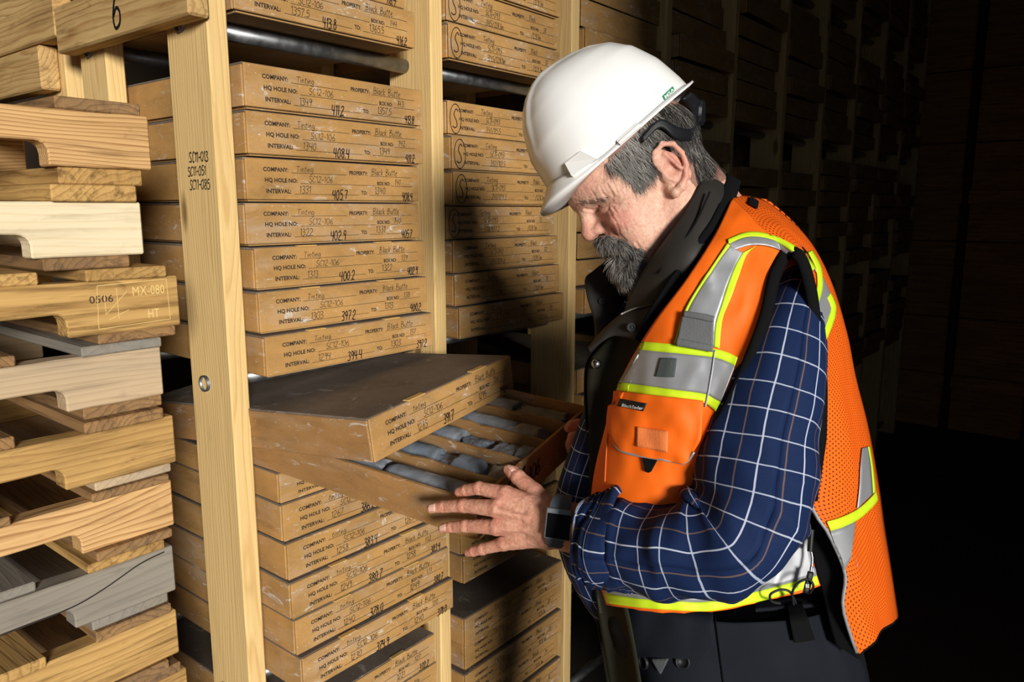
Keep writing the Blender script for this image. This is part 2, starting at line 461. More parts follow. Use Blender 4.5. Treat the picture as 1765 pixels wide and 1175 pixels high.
_txt = {}
def text_geo(s, bold=0.0):
    key = (s, bold)
    if key not in _txt:
        cu = bpy.data.curves.new('t', 'FONT'); cu.body = s; cu.size = 1.0; cu.resolution_u = 2; cu.offset = bold
        o = bpy.data.objects.new('t', cu); C.objects.link(o)
        dg = bpy.context.evaluated_depsgraph_get(); dg.update()
        me = o.evaluated_get(dg).to_mesh()
        vs = [tuple(v.co) for v in me.vertices]; fs = [tuple(p.vertices) for p in me.polygons]
        o.evaluated_get(dg).to_mesh_clear(); bpy.data.objects.remove(o); bpy.data.curves.remove(cu)
        _txt[key] = (vs, fs)
    return _txt[key]

def printed(mb, s, x, z, h, lift=0.0, width=None, bold=.032):
    vs, fs = text_geo(s, bold)
    cap = 0.70; wx = max(v[0] for v in vs)
    sx = (width / wx) if width else h / cap
    mb.add([(x + v[0] * sx, -lift, z + v[1] * h / cap) for v in vs], fs)

# ------------------------------------------------------------------ core boxes
BW, BL, BH = 0.43, 0.60, 0.078
def box_meshes():
    t = .004; W, L, H = BW, BL, BH
    b = MB()
    b.box(0, W, .004, L, H - t, H)                                  # top sheet
    me_top = mesh('lid_top', b.v, b.f); bevel_mesh(me_top, .0012)
    b = MB()
    b.box(0, t, .0065, L, .004, H - t); b.box(W - t, W, .0065, L, .004, H - t); b.box(t, W - t, L - t, L, .004, H - t)
    me_lid = mesh('lid', b.v, b.f); bevel_mesh(me_lid, .0008)
    b = MB(); b.box(.0015, W - .0015, 0, .0045, .0035, H - .0012)
    me_fr = mesh('front_panel', b.v, b.f); bevel_mesh(me_fr, .0014)
    b = MB(); b.box(.008, W - .008, .0075, L - .008, 0, .006); b.box(.008, W - .008, .0075, .0115, .006, H - .012)
    me_tr = mesh('tray', b.v, b.f); bevel_mesh(me_tr, .001)
    b = MB(); b.box(-.021, .021, -.0012, .010, 0, .0022)
    me_tab = mesh('tab', b.v, b.f); bevel_mesh(me_tab, .0006)
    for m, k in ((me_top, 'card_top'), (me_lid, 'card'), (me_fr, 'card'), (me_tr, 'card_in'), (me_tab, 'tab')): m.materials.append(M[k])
    return me_top, me_lid, me_fr, me_tr, me_tab
ME_TOP, ME_LID, ME_FR, ME_TR, ME_TAB = box_meshes()

def form_mesh(W=BW, H=BH):
    b = MB(); ch = .0074
    U = lambda u: u * W
    for s, u, w, v in (('COMPANY:', .085, .125, .70), ('PROPERTY:', .545, .112, .70), ('HQ HOLE NO:', .09, .165, .455), ('BOX NO:', .715, .083, .455), ('INTERVAL:', .095, .125, .20), ('TO:', .615, .035, .20)):
        printed(b, s, U(u), v * H, ch, 0, U(w))
    for u0, u1, v in ((.225, .53, .685), (.67, .945, .685), (.27, .705, .44), (.805, .945, .44), (.235, .60, .185), (.665, .945, .185)):
        ribbon(b, [(U(u0), v * H), (U(u1), v * H)], .0008)
    me = mesh('printed_form', b.v, b.f); me.materials.append(M['ink']); return me
ME_FORM = form_mesh()

def hand_mesh(rng, company, hole, iv, m0, prop, no, to, m1, W=BW, H=BH):
    b = MB()
    j = lambda a=.006: rng.uniform(-a, a)
    write(b, company, (.25 + j()) * W, .715 * H, .0105, .0009, rng, squash=1.25)
    write(b, hole, (.31 + j()) * W, .475 * H, .0115, .0010, rng, squash=1.2)
    write(b, iv, (.265 + j()) * W, .205 * H, .0135, .0011, rng, squash=1.05)
    write(b, prop, (.685 + j()) * W, .715 * H, .0125, .0010, rng, squash=1.12)
    write(b, no, (.83 + j()) * W, .475 * H, .0115, .0010, rng, squash=1.1)
    write(b, to, (.70 + j()) * W, .225 * H, .0135, .0012, rng)
    me = mesh('handwriting', b.v, b.f); me.materials.append(M['faint'])
    b = MB()
    write(b, m0, (.435 + j()) * W, .065 * H, .0185, .0020, rng, squash=.78)
    write(b, m1, (.872 + j()) * W, .06 * H, .0165, .0019, rng, squash=.72)
    me2 = mesh('marker_depth', b.v, b.f); me2.materials.append(M['pen'])
    return me, me2

def core_box(loc, rz, label, group, writing=None, tabs=False, extra=None, simple=False, no=None):
    t = empty('core_box', loc, (0, 0, rz), label, 'box', group)
    obj('lid_top', ME_TOP, None, t); obj('lid', ME_LID, None, t); fr = obj('front_panel', ME_FR, None, t)
    if simple: return t
    obj('tray', ME_TR, None, t)
    f = obj('printed_form', ME_FORM, None, fr); f.location = (0, -.0005, 0)
    if writing:
        rng = random.Random(str(writing))
        a, c = hand_mesh(rng, *writing)
        o = obj('handwriting', a, None, fr); o.location = (0, -.0008, 0)
        o = obj('marker_depth', c, None, fr); o.location = (0, -.0011, 0)
    if tabs:
        for u in (.27, .72):
            o = obj('tab', ME_TAB, None, t); o.location = (u * BW, 0, BH - .0012)
    return t

def wr(no, iv, m0, to, m1, comp='Tinting'):
    return (comp, 'SC12-106', iv, m0, 'Black Butte', str(no), to, m1)

XL = .785
# high shelf of the first bay
core_box((XL - .002, 1.245, LEV['high']), 0, 'cardboard core box numbered 144 on the top pipe of the first rack bay', 'core boxes in the first bay', wr(144, '1357.5', '413.8', '1365.5', '416.2'))
core_box((XL - .012, 1.262, LEV['high'] + .0802), 0, 'cardboard core box on top of box 144, cut by the upper picture edge', 'core boxes in the first bay', wr(145, '1365.5', '416.2', '1374', '418.9'))
# eye level stack, 143 on top
eye = [(143, '1349', '411.2', '1357.5', '413.8', 0.0, 1.231), (142, '1340', '408.4', '1349', '411.2', 0.002, 1.234), (141, '1331', '405.7', '1340', '408.4', 0.001, 1.244),
       (140, '1322', '402.9', '1331', '405.7', -.001, 1.248), (139, '1313', '400.2', '1322', '402.9', .002, 1.232), (138, '1303', '397.2', '1313', '400.2', .001, 1.226), (137, '1294', '394.4', '1303', '397.2', .001, 1.213)]
for i, (no, iv, m0, to, m1, dx, y) in enumerate(eye):
    core_box((XL + dx, y, LEV['eye'] + .0802 * (6 - i)), rad(random.uniform(-.5, .5)), f'cardboard core box marked {no}, {ordw(i + 1)} from the top of the eye-level stack', 'core boxes in the first bay', wr(no, iv, m0, to, m1), tabs=no in (139, 138, 137))
low = [(135, '1276', '389.0', '1285', '391.7', .0, 1.205), (134, '1267', '386.2', '1276', '389.0', .002, 1.203), (133, '1258', '383.4', '1267', '386.2', .004, 1.198),
       (132, '1249', '380.7', '1258', '383.4', .003, 1.19), (131, '1240', '378.0', '1249', '380.7', .008, 1.19), (130, '1230', '374.9', '1240', '378.0', .012, 1.178)]
for i, (no, iv, m0, to, m1, dx, y) in enumerate(low):
    bx_ = core_box((.795 + dx, y, LEV['low'] + .0783 * (5 - i)), rad(random.uniform(-.4, .4)), f'dusty cardboard core box {no}, {ordw(i + 1)} under the open tray', 'core boxes in the first bay', wr(no, iv, m0, to, m1, 'tinting'), tabs=no in (132, 131, 130))
    if no == 135: bx_.scale = (1, 1, .80)     # pressed down by the tray lying on it
fl = [(127, '1216.5', '369.5', '1221', '372.2'), (126, '1207', '366.7', '1216.5', '369.5'), (125, '1198', '364', '1207', '366.7')]
for i, (no, iv, m0, to, m1) in enumerate(fl):
    core_box((.80 + .005 * i, 1.235, .632 - .0783 * (i + 1)), 0, f'cardboard core box {no}, {ordw(i + 1)} down in the lowest stack of the first bay', 'core boxes in the first bay', wr(no, iv, m0, to, m1), tabs=i == 0)
for i in range(4):
    core_box((.80, 1.24, .632 - .0783 * (i + 4)), 0, f'cardboard core box near the floor of the first bay, {ordw(4 - i)} up', 'core boxes in the first bay')

# second bay: hole SC11-093 with a ringed S on the ends
def s_mesh():
    b = MB(); rng = random.Random(3)
    write(b, 'S', .012, .018, .042, .0022, rng, squash=.75)
    ring = [(.024 + .019 * math.cos(a), .038 + .033 * math.sin(a)) for a in np.linspace(.4, 6.9, 26)]
    ribbon(b, ring, .0018)
    me = mesh('ringed_letter', b.v, b.f); me.materials.append(M['pen']); return me
ME_S = s_mesh()
def hand2(rng, iv, no):
    b = MB(); W, H = BW, BH
    write(b, 'Tinting', .27 * W, .715 * H, .012, .0010, rng, squash=1.15)
    write(b, 'SC11-093', .31 * W, .475 * H, .013, .0011, rng, squash=1.0)
    write(b, iv, .31 * W, .19 * H, .013, .0010, rng)
    write(b, 'Strat', .70 * W, .715 * H, .012, .0009, rng) if False else write(b, 'Black', .70 * W, .715 * H, .012, .0009, rng)
    write(b, no, .84 * W, .475 * H, .0115, .0010, rng)
    write(b, '/128.1m', .72 * W, .19 * H, .0125, .0009, rng)
    me = mesh('handwriting', b.v, b.f); me.materials.append(M['faint']); return me
x2 = POSTX[1] + .038 + .012
def bay2(i, z, y, dx, label, iv, no, ringed=True, rz=0):
    t = core_box((x2 + dx, y, z), rad(rz), label, 'core boxes in the second bay')
    fr = [c for c in t.children if c.name.startswith('front_panel')][0]
    o = obj('handwriting', hand2(random.Random(i), iv, no), None, fr); o.location = (0, -.0008, 0)
    if ringed: o = obj('ringed_letter', ME_S, None, fr); o.location = (.002, -.0012, 0)
    return t
for i in range(3):
    bay2(i, LEV['high'] - .004 + .0805 * (2 - i), 1.24 + .006 * (i % 2), -.004, f'core box with ringed S above the second bay pipe, {ordw(i + 1)} from the top', '345/128.1m', str(39 - i), i > 0)
for i in range(7):
    bay2(i + 5, LEV['eye'] - .002 + .0794 * (6 - i), (1.25, 1.238, 1.238, 1.255, 1.242, 1.24, 1.232)[i], (0, .0, .004, -.004, .004, .006, .012)[i], (f'core box with ringed S below the second bay pipe, {ordw(i + 1)} from the top' if i < 4 else f'shadowed core box without ringed letter in the second bay, {ordw(i - 3)} under the ringed ones'), ('350/115.5', '352/112.5', '341/109.2', '338/107.2', '334/104.6', '331/114.3', '355/101.1')[i], str(36 - i), i < 4, random.uniform(-.6, .6))
for i in range(5):
    bay2(i + 20, LEV['low'] + .0783 * (4 - i), (1.28, 1.27, 1.25, 1.24, 1.235)[i], .004 + .004 * i, f'core box in the dark lower second bay behind the tray, {ordw(i + 1)} from the top', '31' + str(i) + '/9' + str(i) + '.4', str(28 - i), False)
for i in range(7):
    bay2(i + 30, LEV['floor'] + .0783 * (6 - i), 1.22 + .012 * (i % 2), .006 + .012 * (i == 1), f'core box in the lowest stack of the second bay, {ordw(i + 1)} from the top', '29' + str(i) + '/8' + str(i) + '.1', str(22 - i), False)

# far bays, in the dark of the shed
rng = random.Random(11)
for b in range(2, NB):
    for nm in ('top', 'high', 'eye', 'low'):
        n = 7 - (1 if rng.random() < .3 else 0)
        if nm == 'top': n = min(n, 6)
        for i in range(n):
            core_box((POSTX[b] + .038 + .018 + rng.uniform(-.012, .02), 1.25 + rng.uniform(-.025, .03), LEV[nm] + .079 * i), rad(rng.uniform(-.8, .8)),
                     f'unlit cardboard core box, {ordw(i + 1)} up on the {nm} shelf of the {ordw(b + 1)} rack bay', 'core boxes in the dark bays', simple=True)

# ------------------------------------------------------------------ marks on the timber
def marks(name, strokes_fn, par, mat='pen'):
    b = MB(); strokes_fn(b); me = mesh(name, b.v, b.f); return obj(name, me, M[mat], par)
# number 6 on the cross beam: beam local x runs along world +Y, its outer face is local -z ... place in rack space
def on_left_face(o, x, y, z):
    # text plane XZ facing -Y, turned to face -X (reading direction towards -Y... i.e. to the right in view)
    o.matrix_basis = Matrix.Translation(Vector((x, y, z)) - Vector((PX0, D, 0))) @ Matrix.Rotation(rad(-90), 4, 'Z')
r6 = random.Random(5)
o = marks('painted_number', lambda b: write(b, '6', 0, 0, .07, .006, r6, squash=.9, jit=.01), rack)
on_left_face(o, PX0 - .0402, 1.505, 1.985)
o = marks('hole_numbers', lambda b: (write(b, 'SC11-013', .002, .048, .017, .0022, r6, squash=.98), write(b, 'SC11-051', -.006, .024, .016, .0020, r6, squash=.98), write(b, 'SC11-085', -.002, 0, .017, .0020, r6, squash=.98)), rack)
on_left_face(o, PX0 - .0012, 1.340, 1.694)

# ------------------------------------------------------------------ pallets
def stringer_mesh(L=1.2, H=.082, T=.036, notch=.155, nd=.034, nw=.23, rs=0):
    def prof():
        p = [(L / 2, 0), (L / 2, H), (-L / 2, H), (-L / 2, 0)]
        for s in (-1, 1):
            a = s * (L / 2 - notch); c = s * (L / 2 - notch - nw)
            e = [(a, 0)] + [(a - s * .016 * (1 - math.cos(t)), nd - .016 + .016 * math.sin(t)) for t in np.linspace(0, math.pi / 2, 5)]
            g = [(c + s * .016 * (1 - math.cos(t)), nd - .016 + .016 * math.sin(t)) for t in np.linspace(math.pi / 2, 0, 5)] + [(c, 0)]
            p += (e + g) if s < 0 else list(reversed(g))[::1] and (list(reversed(e + g)))
        return p
    q = prof(); p = []
    for i in range(len(q)):          # rough sawn, slightly ragged edges
        a, c = q[i], q[(i + 1) % len(q)]; L_ = math.hypot(c[0] - a[0], c[1] - a[1]); k = max(1, int(L_ / .03))
        for j in range(k):
            x, z = a[0] + (c[0] - a[0]) * j / k, a[1] + (c[1] - a[1]) * j / k
            p.append((x, z + .0012 * mnoise.noise(Vector((x * 23, z * 60, H * 991 + rs)))))
    n = len(p)
    vs = [(x, -T / 2, z) for x, z in p] + [(x, T / 2, z) for x, z in p]
    fs = [tuple(range(n)), tuple(reversed(range(n, 2 * n)))] + [((i + 1) % n, i, n + i, n + (i + 1) % n) for i in range(n)]
    me = mesh('stringer', vs, fs)
    bm = bmesh.new(); bm.from_mesh(me); bmesh.ops.recalc_face_normals(bm, faces=bm.faces)
    bmesh.ops.bevel(bm, geom=[e for e in bm.edges if abs(e.calc_face_angle(0)) > 1.2], offset=.0022, segments=1, affect='EDGES')
    bm.to_mesh(me); bm.free(); return me
STR = {}
def pallet(xr, zs, mat, y0, rz, label, deck='pal_brown', H=.082, seed=0, dz=0.0165, dt=.0165):
    rg = random.Random(seed)
    key = (mat, H)
    if key not in STR:
        STR[key] = stringer_mesh(H=H, notch=.155 + .012 * (len(STR) % 3 - 1), rs=len(STR) * 7.7); STR[key].materials.append(M[mat])
    t = empty('pallet', (xr - .6, y0, zs - dz), (0, 0, rz), label, 'pallet', 'stacked wooden pallets')
    for k, y in enumerate((.018, .50, .98)):
        o = obj('stringer', STR[key], None, t); o.location = (0, y, dz)
    for top in (1, 0):
        xs = [.535, .34, .155, -.03, -.21, -.39, -.54] if top else [.525, .19, 0, -.19, -.525]
        for j, x in enumerate(xs):
            w = rg.choice((.088, .1, .128)); m = rg.choice(deck if isinstance(deck, (list, tuple)) else [deck])
            if j == 0: w = .118
            tk = dt if top else dz
            b = MB().box(-.5, .5, -w / 2, w / 2, -tk / 2 + .0004, tk / 2 - .0004)
            o = b.build('deck_board', M[m], t, bevel=.002)
            o.location = (x + rg.uniform(-.012, .012), .5 + rg.uniform(-.012, .006), dz + H + dt / 2 if top else dz / 2); o.rotation_euler = (0, 0, rad(90 + rg.uniform(-.6, .6)))
    return t
stack = [  # right end x, stringer bottom z, wood, label
 (.583, 1.718, 'pal_fir', ['pal_brown', 'pal_yellow'], 'topmost pallet with strongly striped fir stringer'),
 (.562, 1.592, 'pal_new', ['pal_brown', 'pal_yellow'], 'pallet of pale fresh wood, second from the top'),
 (.605, 1.479, 'pal_yellow', ['pal_yellow', 'pal_brown'], 'yellow pallet stamped MX-080 HT on its stringer'),
 (.575, 1.370, 'pal_tan', ['pal_brown', 'pal_grey'], 'weathered tan pallet just below the stamped one'),
 (.585, 1.256, 'pal_yellow', ['pal_brown', 'pal_tan'], 'yellow pallet with torn notch, fifth from the top'),
 (.576, 1.150, 'pal_fir', ['pal_yellow', 'pal_brown'], 'brown knotty pallet resting on the grey one'),
 (.566, 1.042, 'pal_grey', ['pal_grey', 'pal_yellow'], 'grey split pallet, seventh from the top'),
 (.564, 0.930, 'pal_yellow', ['pal_brown', 'pal_yellow'], 'yellow pallet at the lower picture edge'),
]
for i, (xr, zs, mt, dk, lb) in enumerate(stack):
    HS = .0775
    dn = (zs - (stack[i + 1][1] if i < 7 else .8165) - HS) / 2; dt_ = (stack[i - 1][1] - zs - HS) / 2 if i else .018
    pallet(xr, zs, mt, 1.17 + (0, .004, -.012, .006, -.002, .004, 0, -.004)[i], rad((.2, 0, .4, -.2, .2, .1, -.3, .2)[i]), lb, dk, HS, seed=i + 40, dz=dn, dt=dt_)
z = .930
k = 0
while z > .13:
    z -= .1135; k += 1
    pallet(.57 + .006 * (k % 3), max(z, .018), 'pal_yellow', 1.172, rad(.1 * (k % 3)), f'pallet low in the stack under the picture, {ordw(k)} below the edge', ['pal_brown'], .0775, seed=k + 80, dz=.018, dt=.018)
# split running along the grey pallet's stringer, knots in the one above
pg = [o for o in C.objects if o.get('label', '').startswith('grey split')][0]
sg = [c for c in pg.children if c.name.startswith('stringer')][0]
b = MB(); ribbon(b, smooth_line([(.25, .030), (.36, .034), (.44, .036), (.49, .047), (.545, .066), (.585, .072)], 5), .0022)
o = obj('split', mesh('split', b.v, b.f), plain('split_shadow', (.02, .016, .012), .9), sg); o.location = (0, -.0188, 0)
# stamps on the third pallet
def stamp():
    b = MB(); printed(b, '0506', 0, 0, .011, 0, .034, .0); return b
p3 = [o for o in C.objects if o.get('label', '').startswith('yellow pallet stamped')][0]
s3 = [c for c in p3.children if c.name.startswith('stringer')][0]
o = obj('stamped_digits', (lambda b: mesh('stamped_digits', b.v, b.f))(stamp()), M['faint'], s3); o.location = (.6 - .135, -.0186, .046)
b = MB(); printed(b, 'MX-080', .052, .044, .014, 0, .050, -.004); printed(b, 'HT', .073, .008, .014, 0, .018, -.004)
for a, c in (((.0, .0), (.108, .003)), ((.108, .003), (.106, .066)), ((.106, .066), (.003, .063)), ((.003, .063), (0, 0)), ((.012, .02), (.045, .052)), ((.012, .05), (.012, .02)), ((.03, .058), (.03, .012)), ((.016, .012), (.046, .024))):
    ribbon(b, [a, c], .0008)
o = obj('heat_treatment_brand', mesh('heat_treatment_brand', b.v, b.f), plain('brand_mark', srgb(226, 196, 128), .8), s3); o.location = (.6 - .125, -.0188, .008)
# ------------------------------------------------------------------ the pulled-out tray, its lid and the core
def pose(o, loc, yaw, pitch, roll):
    o.matrix_basis = Matrix.Translation(Vector(loc)) @ Matrix.Rotation(rad(yaw), 4, 'Z') @ Matrix.Rotation(rad(pitch), 4, 'X') @ Matrix.Rotation(rad(roll), 4, 'Y')

M['card_tray'] = cardboard('cardboard_tray', (0.36, 0.19, 0.068), .45)
M['card_wall'] = cardboard('cardboard_divider', (0.30, 0.165, 0.062), .6)
TW, TH, TLEN = .405, .0705, .60
tray = empty('open_core_tray', (0, 0, 0), label='open cardboard core tray held by the man, full of grey drill core', cat='tray')
pose(tray, (.853, .760, 1.2055), 8, 4.1, -9.4)      # origin: front left top corner
def slab(name, x0, x1, y0, y1, z0, z1, mat, par=tray, bev=.0012, sub=0, wob=0.0, seed=0):
    b = MB(); b.box(x0, x1, y0, y1, z0, z1)
    return b.build(name, mat, par, bevel=bev)
slab('floor_panel', 0, TW, 0, TLEN, -TH, -TH + .004, M['card_tray'])
def wavy_wall(name, along, pos, a0, a1, z0, z1, th, mat, seed, amp=.0014, top=.0012):
    """upright cardboard strip with a slightly buckled, frayed top edge"""
    n = 28; vs = []; fs = []
    for i in range(n + 1):
        a = a0 + (a1 - a0) * i / n
        w = amp * mnoise.noise(Vector((a * 9, seed * 3.1, 0)))
        zt = z1 + top * mnoise.noise(Vector((a * 55, seed, 5)))
        for off, z in ((-th / 2, z0), (th / 2, z0), (th / 2 + w, zt), (-th / 2 + w, zt)):
            vs.append((pos + off, a, z) if along == 'y' else (a, pos + off, z))
    for i in range(n):
        for k in range(4):
            fs.append((i * 4 + k, i * 4 + (k + 1) % 4, (i + 1) * 4 + (k + 1) % 4, (i + 1) * 4 + k))
    fs += [(3, 2, 1, 0), tuple(n * 4 + k for k in range(4))]
    me = mesh(name, vs, fs)
    bm = bmesh.new(); bm.from_mesh(me); bmesh.ops.recalc_face_normals(bm, faces=bm.faces); bm.to_mesh(me); bm.free()
    return obj(name, me, mat, tray)
wavy_wall('side_wall', 'y', .0025, 0, TLEN, -TH, 0, .005, M['card_tray'], 1)
wavy_wall('side_wall', 'y', .0085, .004, TLEN, -TH + .004, -.003, .004, M['card_in'], 7)
wavy_wall('side_wall', 'y', TW - .0025, 0, TLEN, -TH, 0, .005, M['card_tray'], 2)
fw_ = wavy_wall('end_wall', 'x', .003, .005, TW - .005, -TH, .001, .006, M['card_tray'], 3)
wavy_wall('end_wall', 'x', TLEN - .003, .005, TW - .005, -TH, 0, .006, M['card_tray'], 4)
CELL = TW / 5
for k in range(1, 5):
    wavy_wall('divider', 'y', k * CELL, .007, TLEN - .007, -TH + .004, -.004, .005, M['card_wall'], 10 + k, .003, .004)
b = MB(); rq = random.Random(2)
write(b, '106', .16, -.045, .028, .0026, rq, squash=1.0); ribbon(b, smooth_line([(.085, -.02), (.11, -.012), (.125, -.022), (.15, -.008)]), .006)
o = obj('handwriting', mesh('handwriting', b.v, b.f), M['pen'], fw_); o.location = (0, -.0015, 0)

def rock(name, tint):
    t = NT(name)
    n = t.noise(t.coord('Object', (1, 1, 1), rnd=7), 28, 6, .65, .3); f = t.noise(t.coord('Object', (1, 1, 1), rnd=7), 160, 4, .7)
    v = t.noise(t.coord('Object', (30, 6, 30), rnd=3), 1.0, 3, .6, 1.5)
    c = t.ramp(n, [(0.25, tuple(x * .45 for x in tint)), (0.5, tint), (0.75, tuple(min(1, x * 1.5) for x in tint))])
    c = t.mix(t.ramp(v, [(0.60, 0), (0.66, .5), (0.72, 0)]), c, (0.42, 0.42, 0.40))
    t.base(c); t.rough(.8); t.bump(t.math('ADD', n, t.math('MULTIPLY', f, .4)), .6, .002)
    return t.m
M['rock_a'] = rock('grey_shale', (0.165, 0.185, 0.215))
M['rock_b'] = rock('blue_grey_shale', (0.135, 0.165, 0.205))
M['rock_c'] = rock('tan_grey_shale', (0.21, 0.195, 0.165))
def core_mesh(L, r, seed, s0=.2, s1=.2, rough=.0012, keep=1.0):
    """length of drill core along local Y with broken, slanted ends; keep<1 leaves a split wedge"""
    rg = random.Random(seed); nr, na = 14, 26
    t0 = rg.uniform(0, 6.28); t1 = rg.uniform(0, 6.28); vs = []; fs = []
    for i in range(nr + 1):
        for a in range(na):
            th = a * math.tau / na
            x, z = math.cos(th), math.sin(th)
            if keep < 1: 
                lim = keep * 2 - 1
                if z > lim: z = lim + (z - lim) * .12 + .10 * mnoise.noise(Vector((x * 3, i * .5, seed)))
            y = L * i / nr
            e0 = s0 * r * (math.cos(th - t0) + .5 * mnoise.noise(Vector((x * 2.5, z * 2.5, seed)))) * max(0, 1 - i / nr * 1.6)
            e1 = s1 * r * (math.cos(th - t1) + .5 * mnoise.noise(Vector((x * 2.5, z * 2.5, seed + 9)))) * max(0, 1 - (nr - i) / nr * 1.6)
            q = 1 + rough / r * mnoise.fractal(Vector((x * 2, y * 60, z * 2 + seed)), .8, 2, 3)
            if i in (0, nr): q *= .955
            vs.append((x * r * q, y + e0 + e1, z * r * q))
    for i in range(nr):
        for a in range(na):
            a2 = (a + 1) % na; fs.append((i * na + a, (i + 1) * na + a, (i + 1) * na + a2, i * na + a2))
    b0 = len(vs)
    for i in (0, nr):
        ring = [Vector(vs[i * na + a]) for a in range(na)]; c = sum(ring, Vector()) / na
        base = len(vs)
        for a in range(na):
            p = c.lerp(ring[a], .55); p.y += .18 * r * mnoise.noise(p * 90 + Vector((seed, 0, 0))); vs.append(tuple(p))
        vs.append((c.x, c.y + .1 * r * mnoise.noise(Vector((seed, i, 3))), c.z)); cc = len(vs) - 1
        for a in range(na):
            a2 = (a + 1) % na
            if i == 0: fs += [(a, a2, base + a2, base + a), (base + a, base + a2, cc)]
            else: fs += [(i * na + a2, i * na + a, base + a, base + a2), (base + a2, base + a, cc)]
    me = mesh('core_piece', vs, fs, True)
    for p in me.polygons[nr * na:]: p.use_smooth = False
    return me
TM = tray.matrix_basis.copy()
CR = .0305
rows = [
 [(.012, .20, 'rock_a', .1, .1, 1), (.215, .15, 'rock_a', .2, .2, 1), (.37, .2, 'rock_b', .2, .2, 1)],
 [(.010, .052, 'rock_c', .3, .5, .8), (.066, .062, 'rock_b', .4, .3, 1), (.13, .05, 'rock_a', .5, .4, .72), (.165, .12, 'rock_b', .2, .3, 1), (.292, .05, 'rock_b', .6, .6, .62), (.35, .22, 'rock_a', .2, .2, 1)],
 [(.014, .028, 'rock_a', .2, .2, 1), (.044, .062, 'rock_a', .5, .5, .8), (.108, .06, 'rock_b', .5, .5, .74), (.172, .14, 'rock_a', .15, .3, 1), (.32, .05, 'rock_b', .5, .5, .6), (.38, .2, 'rock_b', .2, .2, 1)],
 [(.03, .06, 'rock_c', .4, .3, 1), (.093, .17, 'rock_a', .3, .2, 1), (.27, .3, 'rock_a', .2, .2, 1)],
 [(.05, .10, 'rock_c', .7, .5, .8), (.155, .05, 'rock_c', .5, .6, 1), (.21, .12, 'rock_b', .5, .3, 1), (.34, .22, 'rock_a', .2, .2, 1)],
]
mword = {'rock_a': 'grey', 'rock_b': 'blue-grey', 'rock_c': 'tan-grey'}
for k, row in enumerate(rows):
    for j, (y0, L, mt, s0, s1, keep) in enumerate(row):
        me = core_mesh(L, CR * random.uniform(.97, 1.0), k * 17 + j, s0, s1, .0012 if keep == 1 else .003, keep)
        o = obj('drill_core', me, M[mt])
        o.matrix_basis = TM @ Matrix.Translation(Vector((k * CELL + CELL / 2 + (.004 if k == 0 else 0) + random.uniform(-.003, .003), y0, -TH + .0045 + CR))) @ Matrix.Rotation(rad(random.uniform(-1.2, 1.2)), 4, 'Z') @ Matrix.Rotation(rad(random.uniform(-12, 12)), 4, 'Y')
        word = ('split ' if keep < 1 else '') + mword[mt]
        tag(o, f'{word} drill core, {ordw(j + 1)} from the front in tray row {ordw(k + 1)} from left', 'drill core', 'pieces of drill core in the open tray')

# loose lid lying half on the tray
lid = empty('loose_box_cover', (0, 0, 0), label='loose cardboard box lid numbered 136 lying askew on the open tray', cat='box lid')
pose(lid, (.8037, .9537, 1.3176), 6.985, -4.6, -4.35)   # origin: front left top corner
LW, LH, LL = .45, .077, .63
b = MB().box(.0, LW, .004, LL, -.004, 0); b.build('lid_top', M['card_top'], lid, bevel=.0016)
for nm, q in (('side_panel', (0, .0045, .006, LL, -LH, -.004)), ('side_panel', (LW - .0045, LW, .006, LL, -LH, -.004)), ('rear_panel', (.0045, LW - .0045, LL - .0045, LL, -LH, -.004))):
    MB().box(*q).build(nm, M['card_tray'], lid, bevel=.0012)
MB().box(.001, LW - .001, .0055, .009, -LH + .002, -.004).build('inner_flap', M['card_in'], lid, bevel=.0008)
fp = MB().box(.0012, LW - .0012, 0, .0048, -LH, -.001).build('front_panel', M['card'], lid, bevel=.0016)
o = obj('printed_form', form_mesh(LW, LH), None, fp); o.location = (0, -.0005, -LH)
a, c = hand_mesh(random.Random(136), *wr(136, '1285', '391.7', '1294', '394.4', 'tinting'), LW, LH)
o = obj('handwriting', a, None, fp); o.location = (0, -.0008, -LH)
o = obj('marker_depth', c, None, fp); o.location = (0, -.0011, -LH)
for u in (.285, .73):
    o = obj('tab', ME_TAB, None, lid); o.location = (u * LW, 0, -.0006); o.scale = (1.15, 1.3, 1.1)
